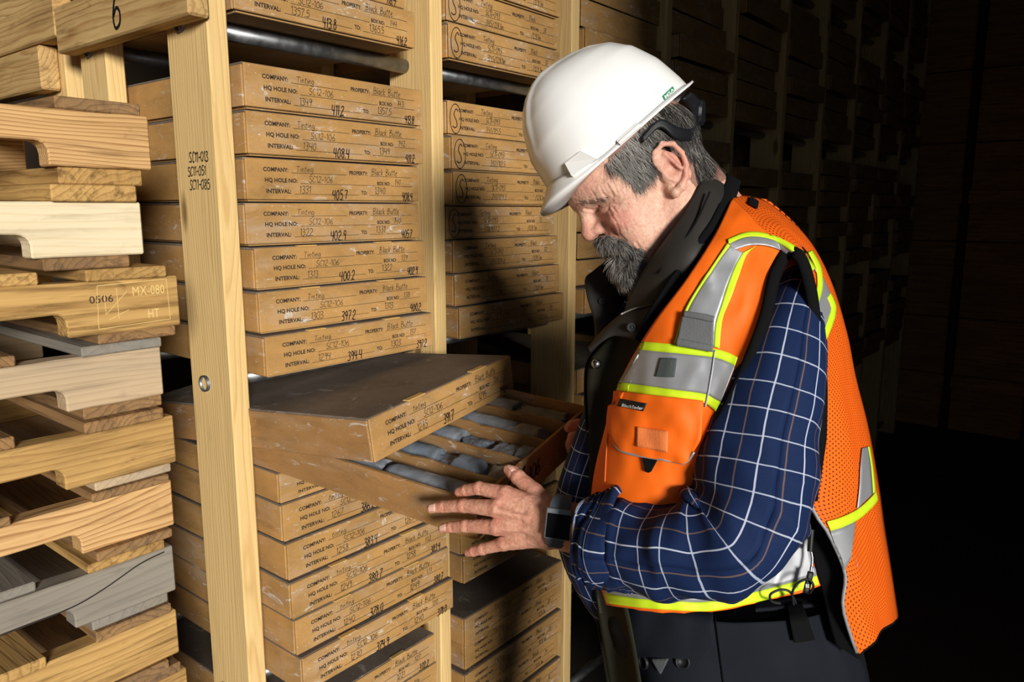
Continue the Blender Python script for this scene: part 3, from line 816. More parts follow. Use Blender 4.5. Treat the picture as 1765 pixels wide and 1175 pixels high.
# ------------------------------------------------------------------ organic surface tools
f32 = np.float32
def surface_nets(S, lo, h):
    nx, ny, nz = S.shape
    ins = S < 0
    sl = lambda M_, o: M_[o[0]:nx - 1 + o[0], o[1]:ny - 1 + o[1], o[2]:nz - 1 + o[2]]
    cor = [(i, j, k) for i in (0, 1) for j in (0, 1) for k in (0, 1)]
    any_ = np.zeros((nx - 1, ny - 1, nz - 1), bool); all_ = np.ones_like(any_)
    for o in cor: any_ |= sl(ins, o); all_ &= sl(ins, o)
    act = any_ & ~all_
    cells = np.argwhere(act)
    idx = -np.ones(act.shape, np.int32); idx[act] = np.arange(len(cells))
    val = {o: S[cells[:, 0] + o[0], cells[:, 1] + o[1], cells[:, 2] + o[2]] for o in cor}
    acc = np.zeros((len(cells), 3)); cnt = np.zeros(len(cells))
    for o1 in cor:
        for ax in range(3):
            if o1[ax]: continue
            o2 = list(o1); o2[ax] = 1
            a = val[o1]; b = val[tuple(o2)]; cr = (a < 0) != (b < 0)
            t = np.where(cr, a / np.where(cr, a - b, 1), 0)
            for c in range(3): acc[:, c] += np.where(cr, o1[c] + (t if c == ax else 0), 0)
            cnt += cr
    V = (cells + acc / cnt[:, None]) * h + np.asarray(lo)
    F = []
    for ax in range(3):
        u, v = (ax + 1) % 3, (ax + 2) % 3
        s1 = [slice(1, -1)] * 3; s2 = [slice(1, -1)] * 3
        s1[ax] = slice(0, -1); s2[ax] = slice(1, None)
        A = ins[tuple(s1)]; B = ins[tuple(s2)]
        for flip, m in ((False, A & ~B), (True, ~A & B)):
            e = np.argwhere(m)
            if not len(e): continue
            off = np.ones(3, int); off[ax] = 0; e = e + off
            q = []
            for du, dv in ((-1, -1), (0, -1), (0, 0), (-1, 0)):
                c = e.copy(); c[:, u] += du; c[:, v] += dv
                q.append(idx[c[:, 0], c[:, 1], c[:, 2]])
            q = np.stack(q, 1)
            F.append(q[:, ::-1] if flip else q)
    F = np.concatenate(F); F = F[(F >= 0).all(1)]
    return V, F

class SDF:
    """signed distance grid; every primitive is evaluated only in its own neighbourhood"""
    def __init__(s, lo, hi, h):
        s.lo = np.array(lo, f32); s.h = h
        s.n = [int(math.ceil((b - a) / h)) + 1 for a, b in zip(lo, hi)]
        s.ax = [(lo[i] + h * np.arange(s.n[i])).astype(f32) for i in range(3)]
        s.S = np.full(s.n, 1.0, f32)
    @staticmethod
    def smin(a, b, k):
        hh = np.maximum(k - np.abs(a - b), 0) / k
        return np.minimum(a, b) - hh * hh * k * .25
    def block(s, lo, hi, pad):
        return tuple(slice(max(0, int((lo[i] - pad - s.lo[i]) / s.h)), max(0, int((hi[i] + pad - s.lo[i]) / s.h) + 2)) for i in range(3))
    def pts(s, sl): return np.stack(np.meshgrid(*[s.ax[i][sl[i]] for i in range(3)], indexing='ij'), -1)
    def add(s, prim, k=.008):
        sl, d = prim(k + 3 * s.h)
        if d.size: s.S[sl] = s.smin(s.S[sl], d, k)
    def sub(s, prim, k=.006):
        sl, d = prim(k + 3 * s.h)
        if d.size: s.S[sl] = -s.smin(-s.S[sl], d, k)
    def cone(s, a, b, ra, rb):
        def f(pad):
            A_ = np.array(a, f32); B_ = np.array(b, f32); ab = B_ - A_
            sl = s.block(np.minimum(A_, B_), np.maximum(A_, B_), pad + max(ra, rb))
            pa = s.pts(sl) - A_; t = np.clip((pa @ ab) / max(ab @ ab, 1e-12), 0, 1)
            q = pa - t[..., None] * ab
            return sl, (np.sqrt((q * q).sum(-1)) - (ra + t * (rb - ra))).astype(f32)
        return f
    def ell(s, c, r, rot=None):
        def f(pad):
            c_ = np.array(c, f32); r_ = np.array(r, f32); e = r_ if rot is None else np.full(3, r_.max())
            sl = s.block(c_ - e, c_ + e, pad)
            p = s.pts(sl) - c_
            if rot is not None: p = p @ np.array(rot, f32)
            k0 = np.sqrt(((p / r_) ** 2).sum(-1)); k1 = np.sqrt(((p / (r_ * r_)) ** 2).sum(-1))
            return sl, (k0 * (k0 - 1) / np.maximum(k1, 1e-6)).astype(f32)
        return f
    def chain(s, pts, rad_, k=.006):
        for i in range(len(pts) - 1): s.add(s.cone(pts[i], pts[i + 1], rad_[i], rad_[i + 1]), k)
    def mesh(s): return surface_nets(s.S, s.lo, s.h)

def laplacian(V, F, it=2, lam=.5):
    n = len(V)
    for _ in range(it):
        acc = np.zeros_like(V); c = np.zeros(n)
        for a, b in ((0, 1), (1, 2), (2, 3), (3, 0)):
            np.add.at(acc, F[:, a], V[F[:, b]]); np.add.at(acc, F[:, b], V[F[:, a]])
            np.add.at(c, F[:, a], 1); np.add.at(c, F[:, b], 1)
        V = V + lam * (acc / c[:, None] - V)
    return V
def vnormals(V, F):
    n = np.cross(V[F[:, 2]] - V[F[:, 0]], V[F[:, 3]] - V[F[:, 1]])
    N = np.zeros_like(V)
    for k in range(4): np.add.at(N, F[:, k], n)
    return N / np.maximum(np.linalg.norm(N, axis=1)[:, None], 1e-12)

def V3(v): return np.array(v, dtype=float)
def crom(p, t):
    """Catmull-Rom through rows of p (n,k) at parameters t in [0,1]"""
    p = np.asarray(p, float); n = len(p) - 1; out = []
    for q in np.atleast_1d(t):
        x = min(max(q * n, 0), n - 1e-9); i = int(x); u = x - i
        a, b, c, d = p[max(i - 1, 0)], p[i], p[i + 1], p[min(i + 2, n)]
        out.append(.5 * (2 * b + (c - a) * u + (2 * a - 5 * b + 4 * c - d) * u * u + (3 * b - a - 3 * c + d) * u ** 3))
    return np.array(out)

# ------------------------------------------------------------------ the man
PB = at(1265, 1000, 1.12); PB.z = 0
person = empty('person', PB, label='man in white hard hat and orange vest looking down at the open core tray', cat='person')
def pchild(name, me, mat, parent=None):
    o = obj(name, me, mat); par = parent or person
    o.parent = par
    o.matrix_parent_inverse = Matrix.Translation(-PB) if par is person else Matrix.Identity(4)
    return o

# body frame
BF = (at(1030, 800, 1.112) - at(1500, 800, 1.14)); BF.z = 0; BF.normalize()     # the way he faces
BN = Vector((0, 0, 1)).cross(BF).normalized()
BM = BF.cross(UPC).normalized()
if BM.dot(FW) > 0: BM = -BM                                     # his left, towards the camera
SAG = at(1250, 800, 1.127)
def mirror(P):
    P = np.asarray(P, float); n = V3(BM); s = V3(SAG)
    return P - 2 * ((P - s) @ n)[..., None] * n

# ---- head, in its own frame: x forward, y to his left, z up
fI, uI = (-.829, -.559), (-.559, .829)       # image directions (right, up) of forward and up
HYAW = rad(5)
hf = (RT * fI[0] + UPC * fI[1]) * math.cos(HYAW) - FW * math.sin(HYAW)
hl0 = -FW * math.cos(HYAW) - (RT * fI[0] + UPC * fI[1]) * math.sin(HYAW)
hu = (hf.cross(hl0)).normalized()
HO = at(1153, 300, 1.10)
HM = np.array([V3(hf), V3(hl0), V3(hu)])     # rows: local axes in world
def h2w(P): return np.asarray(P) @ HM + V3(HO)

CREASES = [([(1008, 360), (1022, 362), (1034, 359), (1046, 353), (1056, 346)], .0020, .0013), ([(1026, 374), (1036, 374), (1044, 367), (1050, 357)], .0015, .0012), ([(1056, 347), (1067, 340)], .0014, .0011),
 ([(1056, 351), (1068, 352)], .0012, .0011), ([(1055, 356), (1063, 367)], .0013, .0011), ([(1050, 361), (1054, 372), (1062, 382)], .0011, .0011), ([(1062, 384), (1068, 400)], .0010, .0010), ([(1074, 384), (1080, 398)], .0009, .0010),
 ([(1068, 404), (1080, 416)], .0010, .0010), ([(1126, 392), (1128, 412), (1126, 432)], .0010, .0012), ([(1046, 316), (1052, 328), (1058, 338)], .0011, .0012), ([(1034, 322), (1040, 334), (1048, 342)], .0011, .0012), ([(1056, 312), (1064, 332)], .0009, .0011),
 ([(1096, 418), (1104, 430), (1106, 444)], .0014, .0014), ([(1020, 330), (1030, 345)], .0008, .0011)]
def build_head():
    s = SDF((-.095, -.105, -.215), (.175, .105, .155), .0014)
    s.add(s.ell((.034, 0, .052), (.103, .0765, .085)), .01)
    s.add(s.ell((.066, 0, -.004), (.060, .062, .072)), .02)
    for y in (-1, 1):
        s.add(s.ell((.094, y * .044, -.016), (.030, .020, .019)), .022)       # cheekbone
        s.add(s.cone((.034, y * .050, -.050), (.110, y * .014, -.083), .020, .018), .022)   # jaw
        s.add(s.ell((.086, y * .040, -.047), (.032, .019, .028)), .02)        # cheek
        s.add(s.cone((.121, y * .010, .034), (.106, y * .046, .029), .014, .0125), .014)      # brow
        s.add(s.ell((.07, y * .062, .02), (.03, .012, .03)), .02)
    s.add(s.ell((.112, 0, -.083), (.021, .026, .019)), .015)
    s.add(s.ell((.103, 0, -.042), (.034, .034, .030)), .016)
    s.add(s.ell((.098, 0, .05), (.042, .055, .035)), .02)
    for y in (-1, 1):
        s.sub(s.ell((.137, y * .031, .008), (.019, .017, .0125)), .012)       # socket
        s.add(s.ell((.1085, y * .0315, .005), (.0145, .0155, .0125)), .004)   # closed lid over the eye
        s.add(s.cone((.119, y * .020, .0190), (.103, y * .049, .0165), .0052, .0055), .006)  # lid fold
        s.add(s.cone((.117, y * .022, -.0085), (.104, y * .046, -.0075), .0042, .0042), .007)   # bag
    # nose
    s.add(s.cone((.127, 0, .031), (.1425, 0, -.004), .0085, .0105), .010)
    s.add(s.ell((.1435, 0, -.008), (.0125, .0115, .0105)), .006)
    for y in (-1, 1):
        s.add(s.ell((.131, y * .0115, -.010), (.0115, .0085, .0085)), .006)
        s.sub(s.ell((.136, y * .006, -.0205), (.006, .0032, .004)), .003)
    # folds: nose to mouth corner, crow's feet, forehead
    for y in (-1, 1):
        L = lambda pts, r, k: [s.sub(s.cone(pts[i], pts[i + 1], r, r), k) for i in range(len(pts) - 1)]
        L([(.1275, y * .021, -.008), (.123, y * .0305, -.024), (.112, y * .039, -.044), (.103, y * .043, -.060)], .0016, .006)
        L([(.096, y * .0515, .005), (.086, y * .0585, .003)], .0011, .003)
        L([(.096, y * .0520, -.001), (.086, y * .0595, -.010)], .0011, .003)
        L([(.097, y * .0505, .012), (.087, y * .0580, .018)], .0010, .003)
        L([(.1185, y * .0275, -.006), (.1135, y * .037, -.0115), (.104, y * .046, -.0125)], .0009, .003)
        L([(.121, y * .019, .0115), (.1195, y * .030, .0142), (.1085, y * .045, .0115), (.100, y * .0505, .0065)], .0010, .003)
    # ears
    for y in (-1, 1):
        hx = [(.004, .0735, .002), (.010, .0775, .018), (.005, .083, .030), (-.008, .088, .0345), (-.019, .0905, .026), (-.0225, .091, .010), (-.019, .0895, -.006), (-.010, .087, -.019), (.001, .084, -.027), (.0105, .0795, -.029), (.0125, .0745, -.021)]
        c, sn = math.cos(rad(24)), math.sin(rad(24)); EX = .027
        ear = lambda p: (p[0] + EX, y * p[1], p[2] - .002)
        s.add(s.ell(ear((-.005, .081, .003)), (.0165, .0048, .0295), rot=[[c, 0, sn], [0, 1, 0], [-sn, 0, c]]), .006)
        s.add(s.cone(ear((-.002, .068, .008)), ear((.004, .068, -.018)), .012, .010), .012)
        pts = [ear(p) for p in hx]
        s.sub(s.ell(ear((.000, .089, .000)), (.0098, .0085, .0125)), .004)
        s.sub(s.cone(ear((-.010, .0885, .022)), ear((-.0135, .0895, .004)), .0035, .003), .003)
        s.chain(pts, [.0026, .0032, .0036, .0036, .0035, .0034, .0034, .0038, .0058, .0060, .0040], .003)
        s.add(s.cone(ear((-.004, .086, .022)), ear((-.0105, .0875, -.006)), .0030, .0026), .003)      # antihelix
        s.add(s.ell(ear((.0015, .0795, .0205)), (.0105, .0040, .0125)), .004)
        s.add(s.ell(ear((.0095, .0765, -.004)), (.0042, .004, .006)), .004)                           # tragus
    # neck
    s.add(s.cone((-.004, 0, -.035), (-.006, 0, -.135), .058, .064), .03)
    s.add(s.cone((.03, .03, -.06), (.02, .03, -.14), .030, .034), .03); s.add(s.cone((.03, -.03, -.06), (.02, -.03, -.14), .030, .034), .03)
    V, F = s.mesh()
    V = laplacian(V, F, 1, .5)
    N = vnormals(V, F)
    # skin relief: pores, fine lines round the eye and on the cheek
    d = np.zeros(len(V))
    for i, p in enumerate(V):
        if p[0] > .0 and p[2] < .06 and p[2] > -.1:
            q = Vector(p)
            d[i] = .00035 * mnoise.noise(q * 260) + .0006 * mnoise.noise(Vector((p[0] * 60, p[1] * 60, p[2] * 160)))
    V = V + N * d[:, None]
    # creases round the lids, crow's feet, cheek and forehead lines
    tmp = BVHTree.FromPolygons([tuple(p) for p in h2w(V)], [tuple(int(i) for i in f) for f in F])
    dsp = np.zeros(len(V)); side = np.abs(V[:, 1]) > .012
    for pl, dep, wid in CREASES:
        dep *= .55
        loc = []
        for p in crom(pl, np.linspace(0, 1, 9)):
            dr = (at(p[0], p[1], 1) - CAM).normalized(); hh = tmp.ray_cast(CAM, dr)[0]
            if hh is not None: q = HM @ (V3(hh) - V3(HO)); loc.append((q[0], q[2]))
        XZ = V[:, (0, 2)]; best = np.full(len(V), 1e3)
        for a, b in zip(loc[:-1], loc[1:]):
            a = np.array(a); ab = np.array(b) - a; t = np.clip(((XZ - a) @ ab) / max(ab @ ab, 1e-12), 0, 1)
            best = np.minimum(best, np.linalg.norm(XZ - a - t[:, None] * ab, axis=1))
        dsp += side * (V[:, 0] > .03) * (-dep * np.exp(-(best / wid) ** 2) + dep * .55 * np.exp(-((best - 2.1 * wid) / (1.2 * wid)) ** 2))
    V = V + vnormals(V, F) * dsp[:, None]
    # colour
    g = lambda c, r: np.exp(-(((V - np.array(c)) / np.array(r)) ** 2).sum(1))
    base = np.tile(np.array(srgb(232, 190, 166)), (len(V), 1))
    def mixc(w, col):
        nonlocal base
        w = np.clip(w, 0, 1)[:, None]; base = base * (1 - w) + np.array(col) * w
    nz = np.array([mnoise.noise(Vector(p) * 90) for p in V]); nz2 = np.array([mnoise.noise(Vector(p) * 28) for p in V])
    for y in (-1, 1):
        mixc(.75 * g((.112, y * .042, -.018), (.028, .028, .020)) * (1 + .5 * nz), srgb(198, 104, 96))
        mixc(.55 * g((.015, y * .09, .0), (.018, .02, .045)), srgb(208, 128, 112))
        mixc(.45 * g((.118, y * .03, -.001), (.022, .026, .012)), srgb(168, 108, 92))
        mixc(.8 * g((.027, y * .088, -.002), (.008, .006, .010)), srgb(140, 78, 66))
    mixc(.6 * g((.150, 0, -.008), (.020, .016, .016)), srgb(206, 122, 108))
    mixc(.5 * np.clip((-.05 - V[:, 2]) / .05, 0, 1) * (V[:, 0] < .09), srgb(188, 122, 104))
    mixc(.35 * np.clip(nz2 * 1.4, 0, 1), srgb(196, 128, 108)); mixc(.22 * np.clip(-nz * 1.6, 0, 1), srgb(228, 182, 156))
    # scalp under the hair
    hairm = ((V[:, 2] > .012 + 1.1 * np.maximum(V[:, 0] - .052, 0)) | ((V[:, 0] < .004) & (V[:, 2] > -.052))) & (V[:, 0] < .085) & (np.abs(V[:, 1]) < .0785)
    mixc(.8 * hairm, srgb(96, 84, 74))
    return V, F, base
HV, HF, HC = build_head()
HVW = h2w(HV)

# ---- left hand and forearm, from the elbow to the finger tips
def A(x, y, d): return V3(at(x, y, d))
FWn = V3(FW); UPn = V3(UPC); RTn = V3(RT)
def build_hand(J, wristpts, lo_pad=.056, h=.0013):
    allp = np.array([p for c in J.values() for p, r in c] + [p for p, r in wristpts])
    s = SDF(allp.min(0) - lo_pad, allp.max(0) + lo_pad, h)
    for nm, c in J.items():
        pts = [p for p, r in c]; rr = [r for p, r in c]
        for i in range(len(pts) - 1):
            s.add(s.cone(pts[i], pts[i + 1], rr[i], rr[i + 1]), .010 if i == 0 else .0022)
        for i in range(1, 3):          # knuckles
            s.add(s.ell(pts[i] - FWn * .0010, (rr[i] * 1.0,) * 3), .003)
    for i in range(len(wristpts) - 1):
        (a, ra), (b, rb) = wristpts[i], wristpts[i + 1]
        for o in (-1, 1):
            s.add(s.cone(a + UPn * o * ra * .34, b + UPn * o * rb * .34, ra * .74, rb * .74), .02)
    return s
hand_J = {
 'index':  [(A(945, 886, 1.120), .019), (A(872, 851, 1.142), .0125), (A(826, 841, 1.166), .0098), (A(803, 845, 1.182), .0088), (A(791, 848, 1.190), .0074)],
 'middle': [(A(945, 896, 1.115), .019), (A(856, 876, 1.135), .0130), (A(799, 871, 1.165), .0100), (A(764, 873, 1.186), .0090), (A(743, 876, 1.196), .0076)],
 'ring':   [(A(945, 908, 1.117), .018), (A(856, 908, 1.142), .0122), (A(803, 906, 1.170), .0094), (A(778, 908, 1.186), .0084), (A(763, 910, 1.194), .0070)],
 'pinky':  [(A(945, 922, 1.122), .017), (A(868, 936, 1.152), .0110), (A(832, 946, 1.172), .0084), (A(816, 950, 1.181), .0076), (A(807, 952, 1.187), .0064)],
 'thumb':  [(A(950, 886, 1.130), .020), (A(921, 848, 1.152), .0138), (A(893, 822, 1.172), .0112), (A(884, 814, 1.180), .0102), (A(876, 809, 1.186), .0082)],
}
wrist = [(A(950, 905, 1.116), .027), (A(985, 909, 1.094), .0285), (A(1040, 918, 1.062), .034), (A(1150, 932, 1.005), .038), (A(1255, 925, .955), .036)]
sh = build_hand(hand_J, wrist)
# tendons and hollows on the back of the hand
for nm, k in (('index', 0), ('middle', 1), ('ring', 2), ('pinky', 3)):
    a, b = hand_J[nm][0][0], hand_J[nm][1][0]
    sh.add(sh.cone(a * .6 + b * .4 - FWn * .0135, b - FWn * .0105, .0018, .0026), .008)
for n1, n2 in (('index', 'middle'), ('middle', 'ring'), ('ring', 'pinky')):
    a = (hand_J[n1][1][0] + hand_J[n2][1][0]) / 2; c = (hand_J[n1][0][0] + hand_J[n2][0][0]) / 2
    sh.sub(sh.cone(a - FWn * .0175, a * .55 + c * .45 - FWn * .0195, .0032, .0025), .010)
# joint creases
for nm in ('index', 'middle', 'ring', 'pinky'):
    for i in (2, 3):
        p, r = hand_J[nm][i]; ax = hand_J[nm][i + 1][0] - hand_J[nm][i - 1][0]; ax /= np.linalg.norm(ax)
        side = np.cross(ax, FWn); side /= np.linalg.norm(side)
        for o in (-.0022, .0, .0022):
            c = p + ax * o - FWn * r * 1.05
            sh.sub(sh.cone(c - side * r * .55, c + side * r * .55, .0004, .0004), .0016)
LV, LF = sh.mesh()
LV = laplacian(LV, LF, 1, .5)
N = vnormals(LV, LF)
dd = np.array([.0004 * mnoise.noise(Vector(p) * 210) + .00035 * mnoise.noise(Vector((p[0] * 90, p[1] * 90, p[2] * 240))) for p in LV])
LV = LV + N * dd[:, None]
def hand_colour(V, J):
    base = np.tile(np.array(srgb(216, 164, 138)), (len(V), 1))
    nz = np.array([mnoise.noise(Vector(p) * 60) for p in V]); n2 = np.array([mnoise.noise(Vector(p) * 190) for p in V])
    def mixc(w, col):
        nonlocal base
        w = np.clip(w, 0, 1)[:, None]; base = base * (1 - w) + np.array(col) * w
    mixc(.4 * np.clip(nz * 1.6, 0, 1), srgb(176, 112, 90)); mixc(.25 * np.clip(n2, 0, 1), srgb(160, 102, 84)); mixc(.3 * np.clip(-nz, 0, 1), srgb(222, 174, 150))
    for c in J.values():
        for i in range(1, len(c)):
            p, r = c[i]; w = np.exp(-(((V - p) / (r * 1.15)) ** 2).sum(1)); mixc(.5 * w, srgb(206, 124, 110))
    return base
LC = hand_colour(LV, hand_J)
# ---- right arm and hand, steadying the far side of the tray
RJ = {
 'index':  [(A(1032, 762, 1.392), .018), (A(1004, 748, 1.402), .0122), (A(988, 752, 1.405), .0096), (A(982, 766, 1.40), .0085), (A(984, 778, 1.392), .0072)],
 'middle': [(A(1034, 770, 1.388), .018), (A(1006, 764, 1.402), .0124), (A(992, 772, 1.408), .0098), (A(990, 787, 1.402), .0086), (A(993, 798, 1.394), .0074)],
 'ring':   [(A(1036, 780, 1.386), .017), (A(1010, 780, 1.40), .0118), (A(998, 790, 1.406), .0092), (A(997, 803, 1.40), .0082), (A(1001, 812, 1.392), .0070)],
 'pinky':  [(A(1038, 790, 1.386), .016), (A(1016, 795, 1.396), .0108), (A(1006, 804, 1.40), .0084), (A(1005, 814, 1.396), .0075), (A(1008, 822, 1.390), .0064)],
 'thumb':  [(A(1036, 760, 1.375), .018), (A(1014, 738, 1.372), .0130), (A(996, 732, 1.368), .0108), (A(986, 734, 1.364), .0098), (A(980, 738, 1.36), .0080)],
}
rwrist = [(A(1040, 776, 1.385), .026), (A(1060, 788, 1.382), .028), (A(1130, 830, 1.365), .036), (A(1240, 890, 1.335), .044)]
sr = build_hand(RJ, rwrist, h=.0024)
RV, RF = sr.mesh(); RV = laplacian(RV, RF, 1, .5); RC = hand_colour(RV, RJ)

# ---- torso, thighs and upper arms under the clothes (coarse), one figure with head and hands
TR = [  # y, left px, right px, centre distance, lateral half width
 (330, 1195, 1262, 1.120, .060), (375, 1180, 1345, 1.120, .105), (420, 1140, 1400, 1.120, .138), (470, 1105, 1425, 1.120, .150), (540, 1072, 1437, 1.122, .152),
 (620, 1050, 1452, 1.124, .150), (700, 1035, 1462, 1.126, .148), (780, 1022, 1470, 1.126, .146), (860, 1012, 1470, 1.126, .146), (940, 1015, 1465, 1.128, .146), (1020, 1030, 1455, 1.130, .146), (1100, 1050, 1460, 1.135, .150)]
TRa = np.array(TR, float)
def torso_row(y):
    return [np.interp(y, TRa[:, 0], TRa[:, k]) for k in range(1, 5)]
def tdepth(x, y, off=0.0):
    l, r, dc, b = torso_row(y)
    sx = min(1, abs((x - (l + r) / 2) / ((r - l) / 2)))
    return dc - (b + off) * (1 - sx ** 2.3) ** (1 / 2.3)
def ring_loft(rows, n=48, grow=0.0, name='loft', power=2.3):
    vs = []; uv = []; acc = 0; prev = None
    for (y, l, r, dc, b) in rows:
        c = at((l + r) / 2, y, dc); a = (r - l) / 2 * dc / FPX + grow; bb = b + grow
        if prev is not None: acc += (c - prev).length
        prev = c; per = math.pi * (a + bb)
        for k in range(n):
            t = k * math.tau / n; ct, st = math.cos(t), math.sin(t)
            x = abs(ct) ** (2 / power) * math.copysign(1, ct); yy = abs(st) ** (2 / power) * math.copysign(1, st)
            vs.append(c + BF * a * x + BN * bb * yy); uv.append((k / n * per, acc))
    fs = [(i * n + k, i * n + (k + 1) % n, (i + 1) * n + (k + 1) % n, (i + 1) * n + k) for i in range(len(rows) - 1) for k in range(n)]
    fs.append(tuple(range(n))); fs.append(tuple(reversed(range((len(rows) - 1) * n, len(rows) * n))))
    return vs, fs, uv
def interp_rows(rows, m):
    return [tuple(q) for q in crom(rows, np.linspace(0, 1, m))]
tv, tf, _ = ring_loft(interp_rows([(y, l + 22, r - 22, dc, max(b - .035, .03)) for y, l, r, dc, b in TR[:9]], 24), 32)

def skin_mat():
    t = NT('skin'); at_ = t.n('ShaderNodeAttribute', attribute_name='col')
    n = t.noise(t.coord('Object'), 900, 3, .6); n2 = t.noise(t.coord('Object'), 260, 4, .65)
    n3 = t.noise(t.coord('Object'), 75, 5, .65)
    c = t.mix(t.ramp(n2, [(0.35, .5), (0.60, 0)]), at_.outputs['Color'], t.mix(.6, at_.outputs['Color'], srgb(146, 76, 62)))
    c = t.mix(t.ramp(n3, [(0.42, .34), (0.60, 0)]), c, t.mix(.6, c, srgb(186, 100, 88)))
    c = t.mix(t.ramp(n3, [(0.56, 0), (0.72, .4)]), c, srgb(232, 190, 166))
    t.base(c); t.rough(t.ramp(n2, [(0.3, .42), (0.7, .56)])); t.spec(.42)
    t.b.inputs['Subsurface Weight'].default_value = .12; t.b.inputs['Subsurface Radius'].default_value = (.006, .002, .001); t.b.inputs['Subsurface Scale'].default_value = 1.0
    t.bump(t.math('ADD', n, t.math('MULTIPLY', n2, 1.6)), .5, .0011)
    return t.m
M['skin'] = skin_mat()
def arm_tube(pts, n=24):
    b = MB(); b.tube([at(*p[:3]) for p in pts], [p[3] for p in pts], n); return b.v, b.f
parts_ = [(np.array([tuple(v) for v in tv]), tf, None), (HVW, HF, HC), (LV, LF, LC), (RV, RF, RC),
          (*arm_tube([(1330, 470, 1.075, .045), (1348, 520, 1.03, .042), (1330, 700, .965, .042), (1296, 850, .945, .040), (1262, 915, .955, .034)]), None),
          (*arm_tube([(1320, 480, 1.16, .045), (1345, 540, 1.24, .045), (1318, 720, 1.30, .045), (1275, 840, 1.322, .042), (1235, 888, 1.335, .040)]), None)]
def body_mesh():
    """torso, arms, hands and head welded into one continuous skin"""
    objs = []
    for V, F, Cc in parts_:
        me = mesh('p', V, [tuple(int(i) for i in f) for f in F], True)
        bm = bmesh.new(); bm.from_mesh(me); bmesh.ops.recalc_face_normals(bm, faces=bm.faces); bm.to_mesh(me); bm.free()
        cc = Cc if Cc is not None else np.tile(np.array(srgb(206, 150, 124)), (len(V), 1))
        ca = me.color_attributes.new('col', 'FLOAT_COLOR', 'POINT'); ca.data.foreach_set('color', np.concatenate([cc, np.ones((len(cc), 1))], 1).astype(f32).ravel())
        o = bpy.data.objects.new('p', me); C.objects.link(o); objs.append(o)
    for o in objs[1:]:
        md = objs[0].modifiers.new('u', 'BOOLEAN'); md.operation = 'UNION'; md.object = o; md.solver = 'MANIFOLD'
    dg = bpy.context.evaluated_depsgraph_get(); dg.update()
    me = bpy.data.meshes.new_from_object(objs[0].evaluated_get(dg)); me.name = 'body'
    n = sum(len(p[0]) for p in parts_)
    for o in objs: bpy.data.objects.remove(o)
    if len(me.vertices) < .6 * n or 'col' not in me.color_attributes: return None
    me.polygons.foreach_set('use_smooth', [True] * len(me.polygons))
    return me
def join_body():
    vs = []; fs = []; cs = []
    for V, F, Cc in parts_[:4]:
        b = len(vs); vs += [tuple(v) for v in V]; fs += [tuple(int(i) + b for i in f) for f in F]
        cs.append(Cc if Cc is not None else np.tile(np.array(srgb(206, 150, 124)), (len(V), 1)))
    me = mesh('body', vs, fs, True)
    ca = me.color_attributes.new('col', 'FLOAT_COLOR', 'POINT')
    cc = np.concatenate(cs); ca.data.foreach_set('color', np.concatenate([cc, np.ones((len(cc), 1))], 1).astype(f32).ravel())
    return me
body_me = body_mesh()
if body_me is None:
    print('BODY union failed, joined instead'); body_me = join_body()
me_ = body_me; me_.materials.clear()
body = pchild('body', body_me, M['skin'])
# ------------------------------------------------------------------ cloth tools
def sheet_mesh(name, Gd, thick=.0015, uvs=None, smooth=True):
    """closed thin cloth from a grid of points (nu, nv, 3)"""
    Gd = np.asarray(Gd, float); nu, nv = Gd.shape[:2]
    du = np.gradient(Gd, axis=0); dv = np.gradient(Gd, axis=1)
    n = np.cross(du, dv); n /= np.maximum(np.linalg.norm(n, axis=2, keepdims=True), 1e-12)
    cv = Gd.reshape(-1, 3).mean(0)
    if (n.reshape(-1, 3).mean(0) @ (V3(CAM) - cv)) < 0: n = -n
    a = (Gd + n * thick / 2).reshape(-1, 3); b = (Gd - n * thick / 2).reshape(-1, 3)
    vs = np.concatenate([a, b]); q = nu * nv; fs = []
    for i in range(nu - 1):
        for j in range(nv - 1):
            k = i * nv + j; fs.append((k, k + 1, k + nv + 1, k + nv)); fs.append((q + k, q + k + nv, q + k + nv + 1, q + k + 1))
    rim = [i * nv for i in range(nu)] + [(nu - 1) * nv + j for j in range(1, nv)] + [i * nv + nv - 1 for i in range(nu - 2, -1, -1)] + [j for j in range(nv - 2, 0, -1)]
    for i in range(len(rim)):
        r0, r1 = rim[i], rim[(i + 1) % len(rim)]; fs.append((r0, r1, q + r1, q + r0))
    if uvs is None:
        lu = np.concatenate([[0], np.cumsum(np.linalg.norm(np.diff(Gd[:, nv // 2], axis=0), axis=1))])
        lv = np.concatenate([[0], np.cumsum(np.linalg.norm(np.diff(Gd[nu // 2], axis=0), axis=1))])
        uvs = np.stack(np.meshgrid(lu, lv, indexing='ij'), -1).reshape(-1, 2)
    me = mesh(name, vs, fs, smooth, np.concatenate([uvs, uvs]))
    bm = bmesh.new(); bm.from_mesh(me); bmesh.ops.recalc_face_normals(bm, faces=bm.faces); bm.to_mesh(me); bm.free()
    return me
def bvh_of(*mes):
    vs = []; fs = []
    for me in mes:
        b = len(vs); vs += [v.co.copy() for v in me.vertices]; fs += [tuple(i + b for i in p.vertices) for p in me.polygons]
    return BVHTree.FromPolygons(vs, fs)
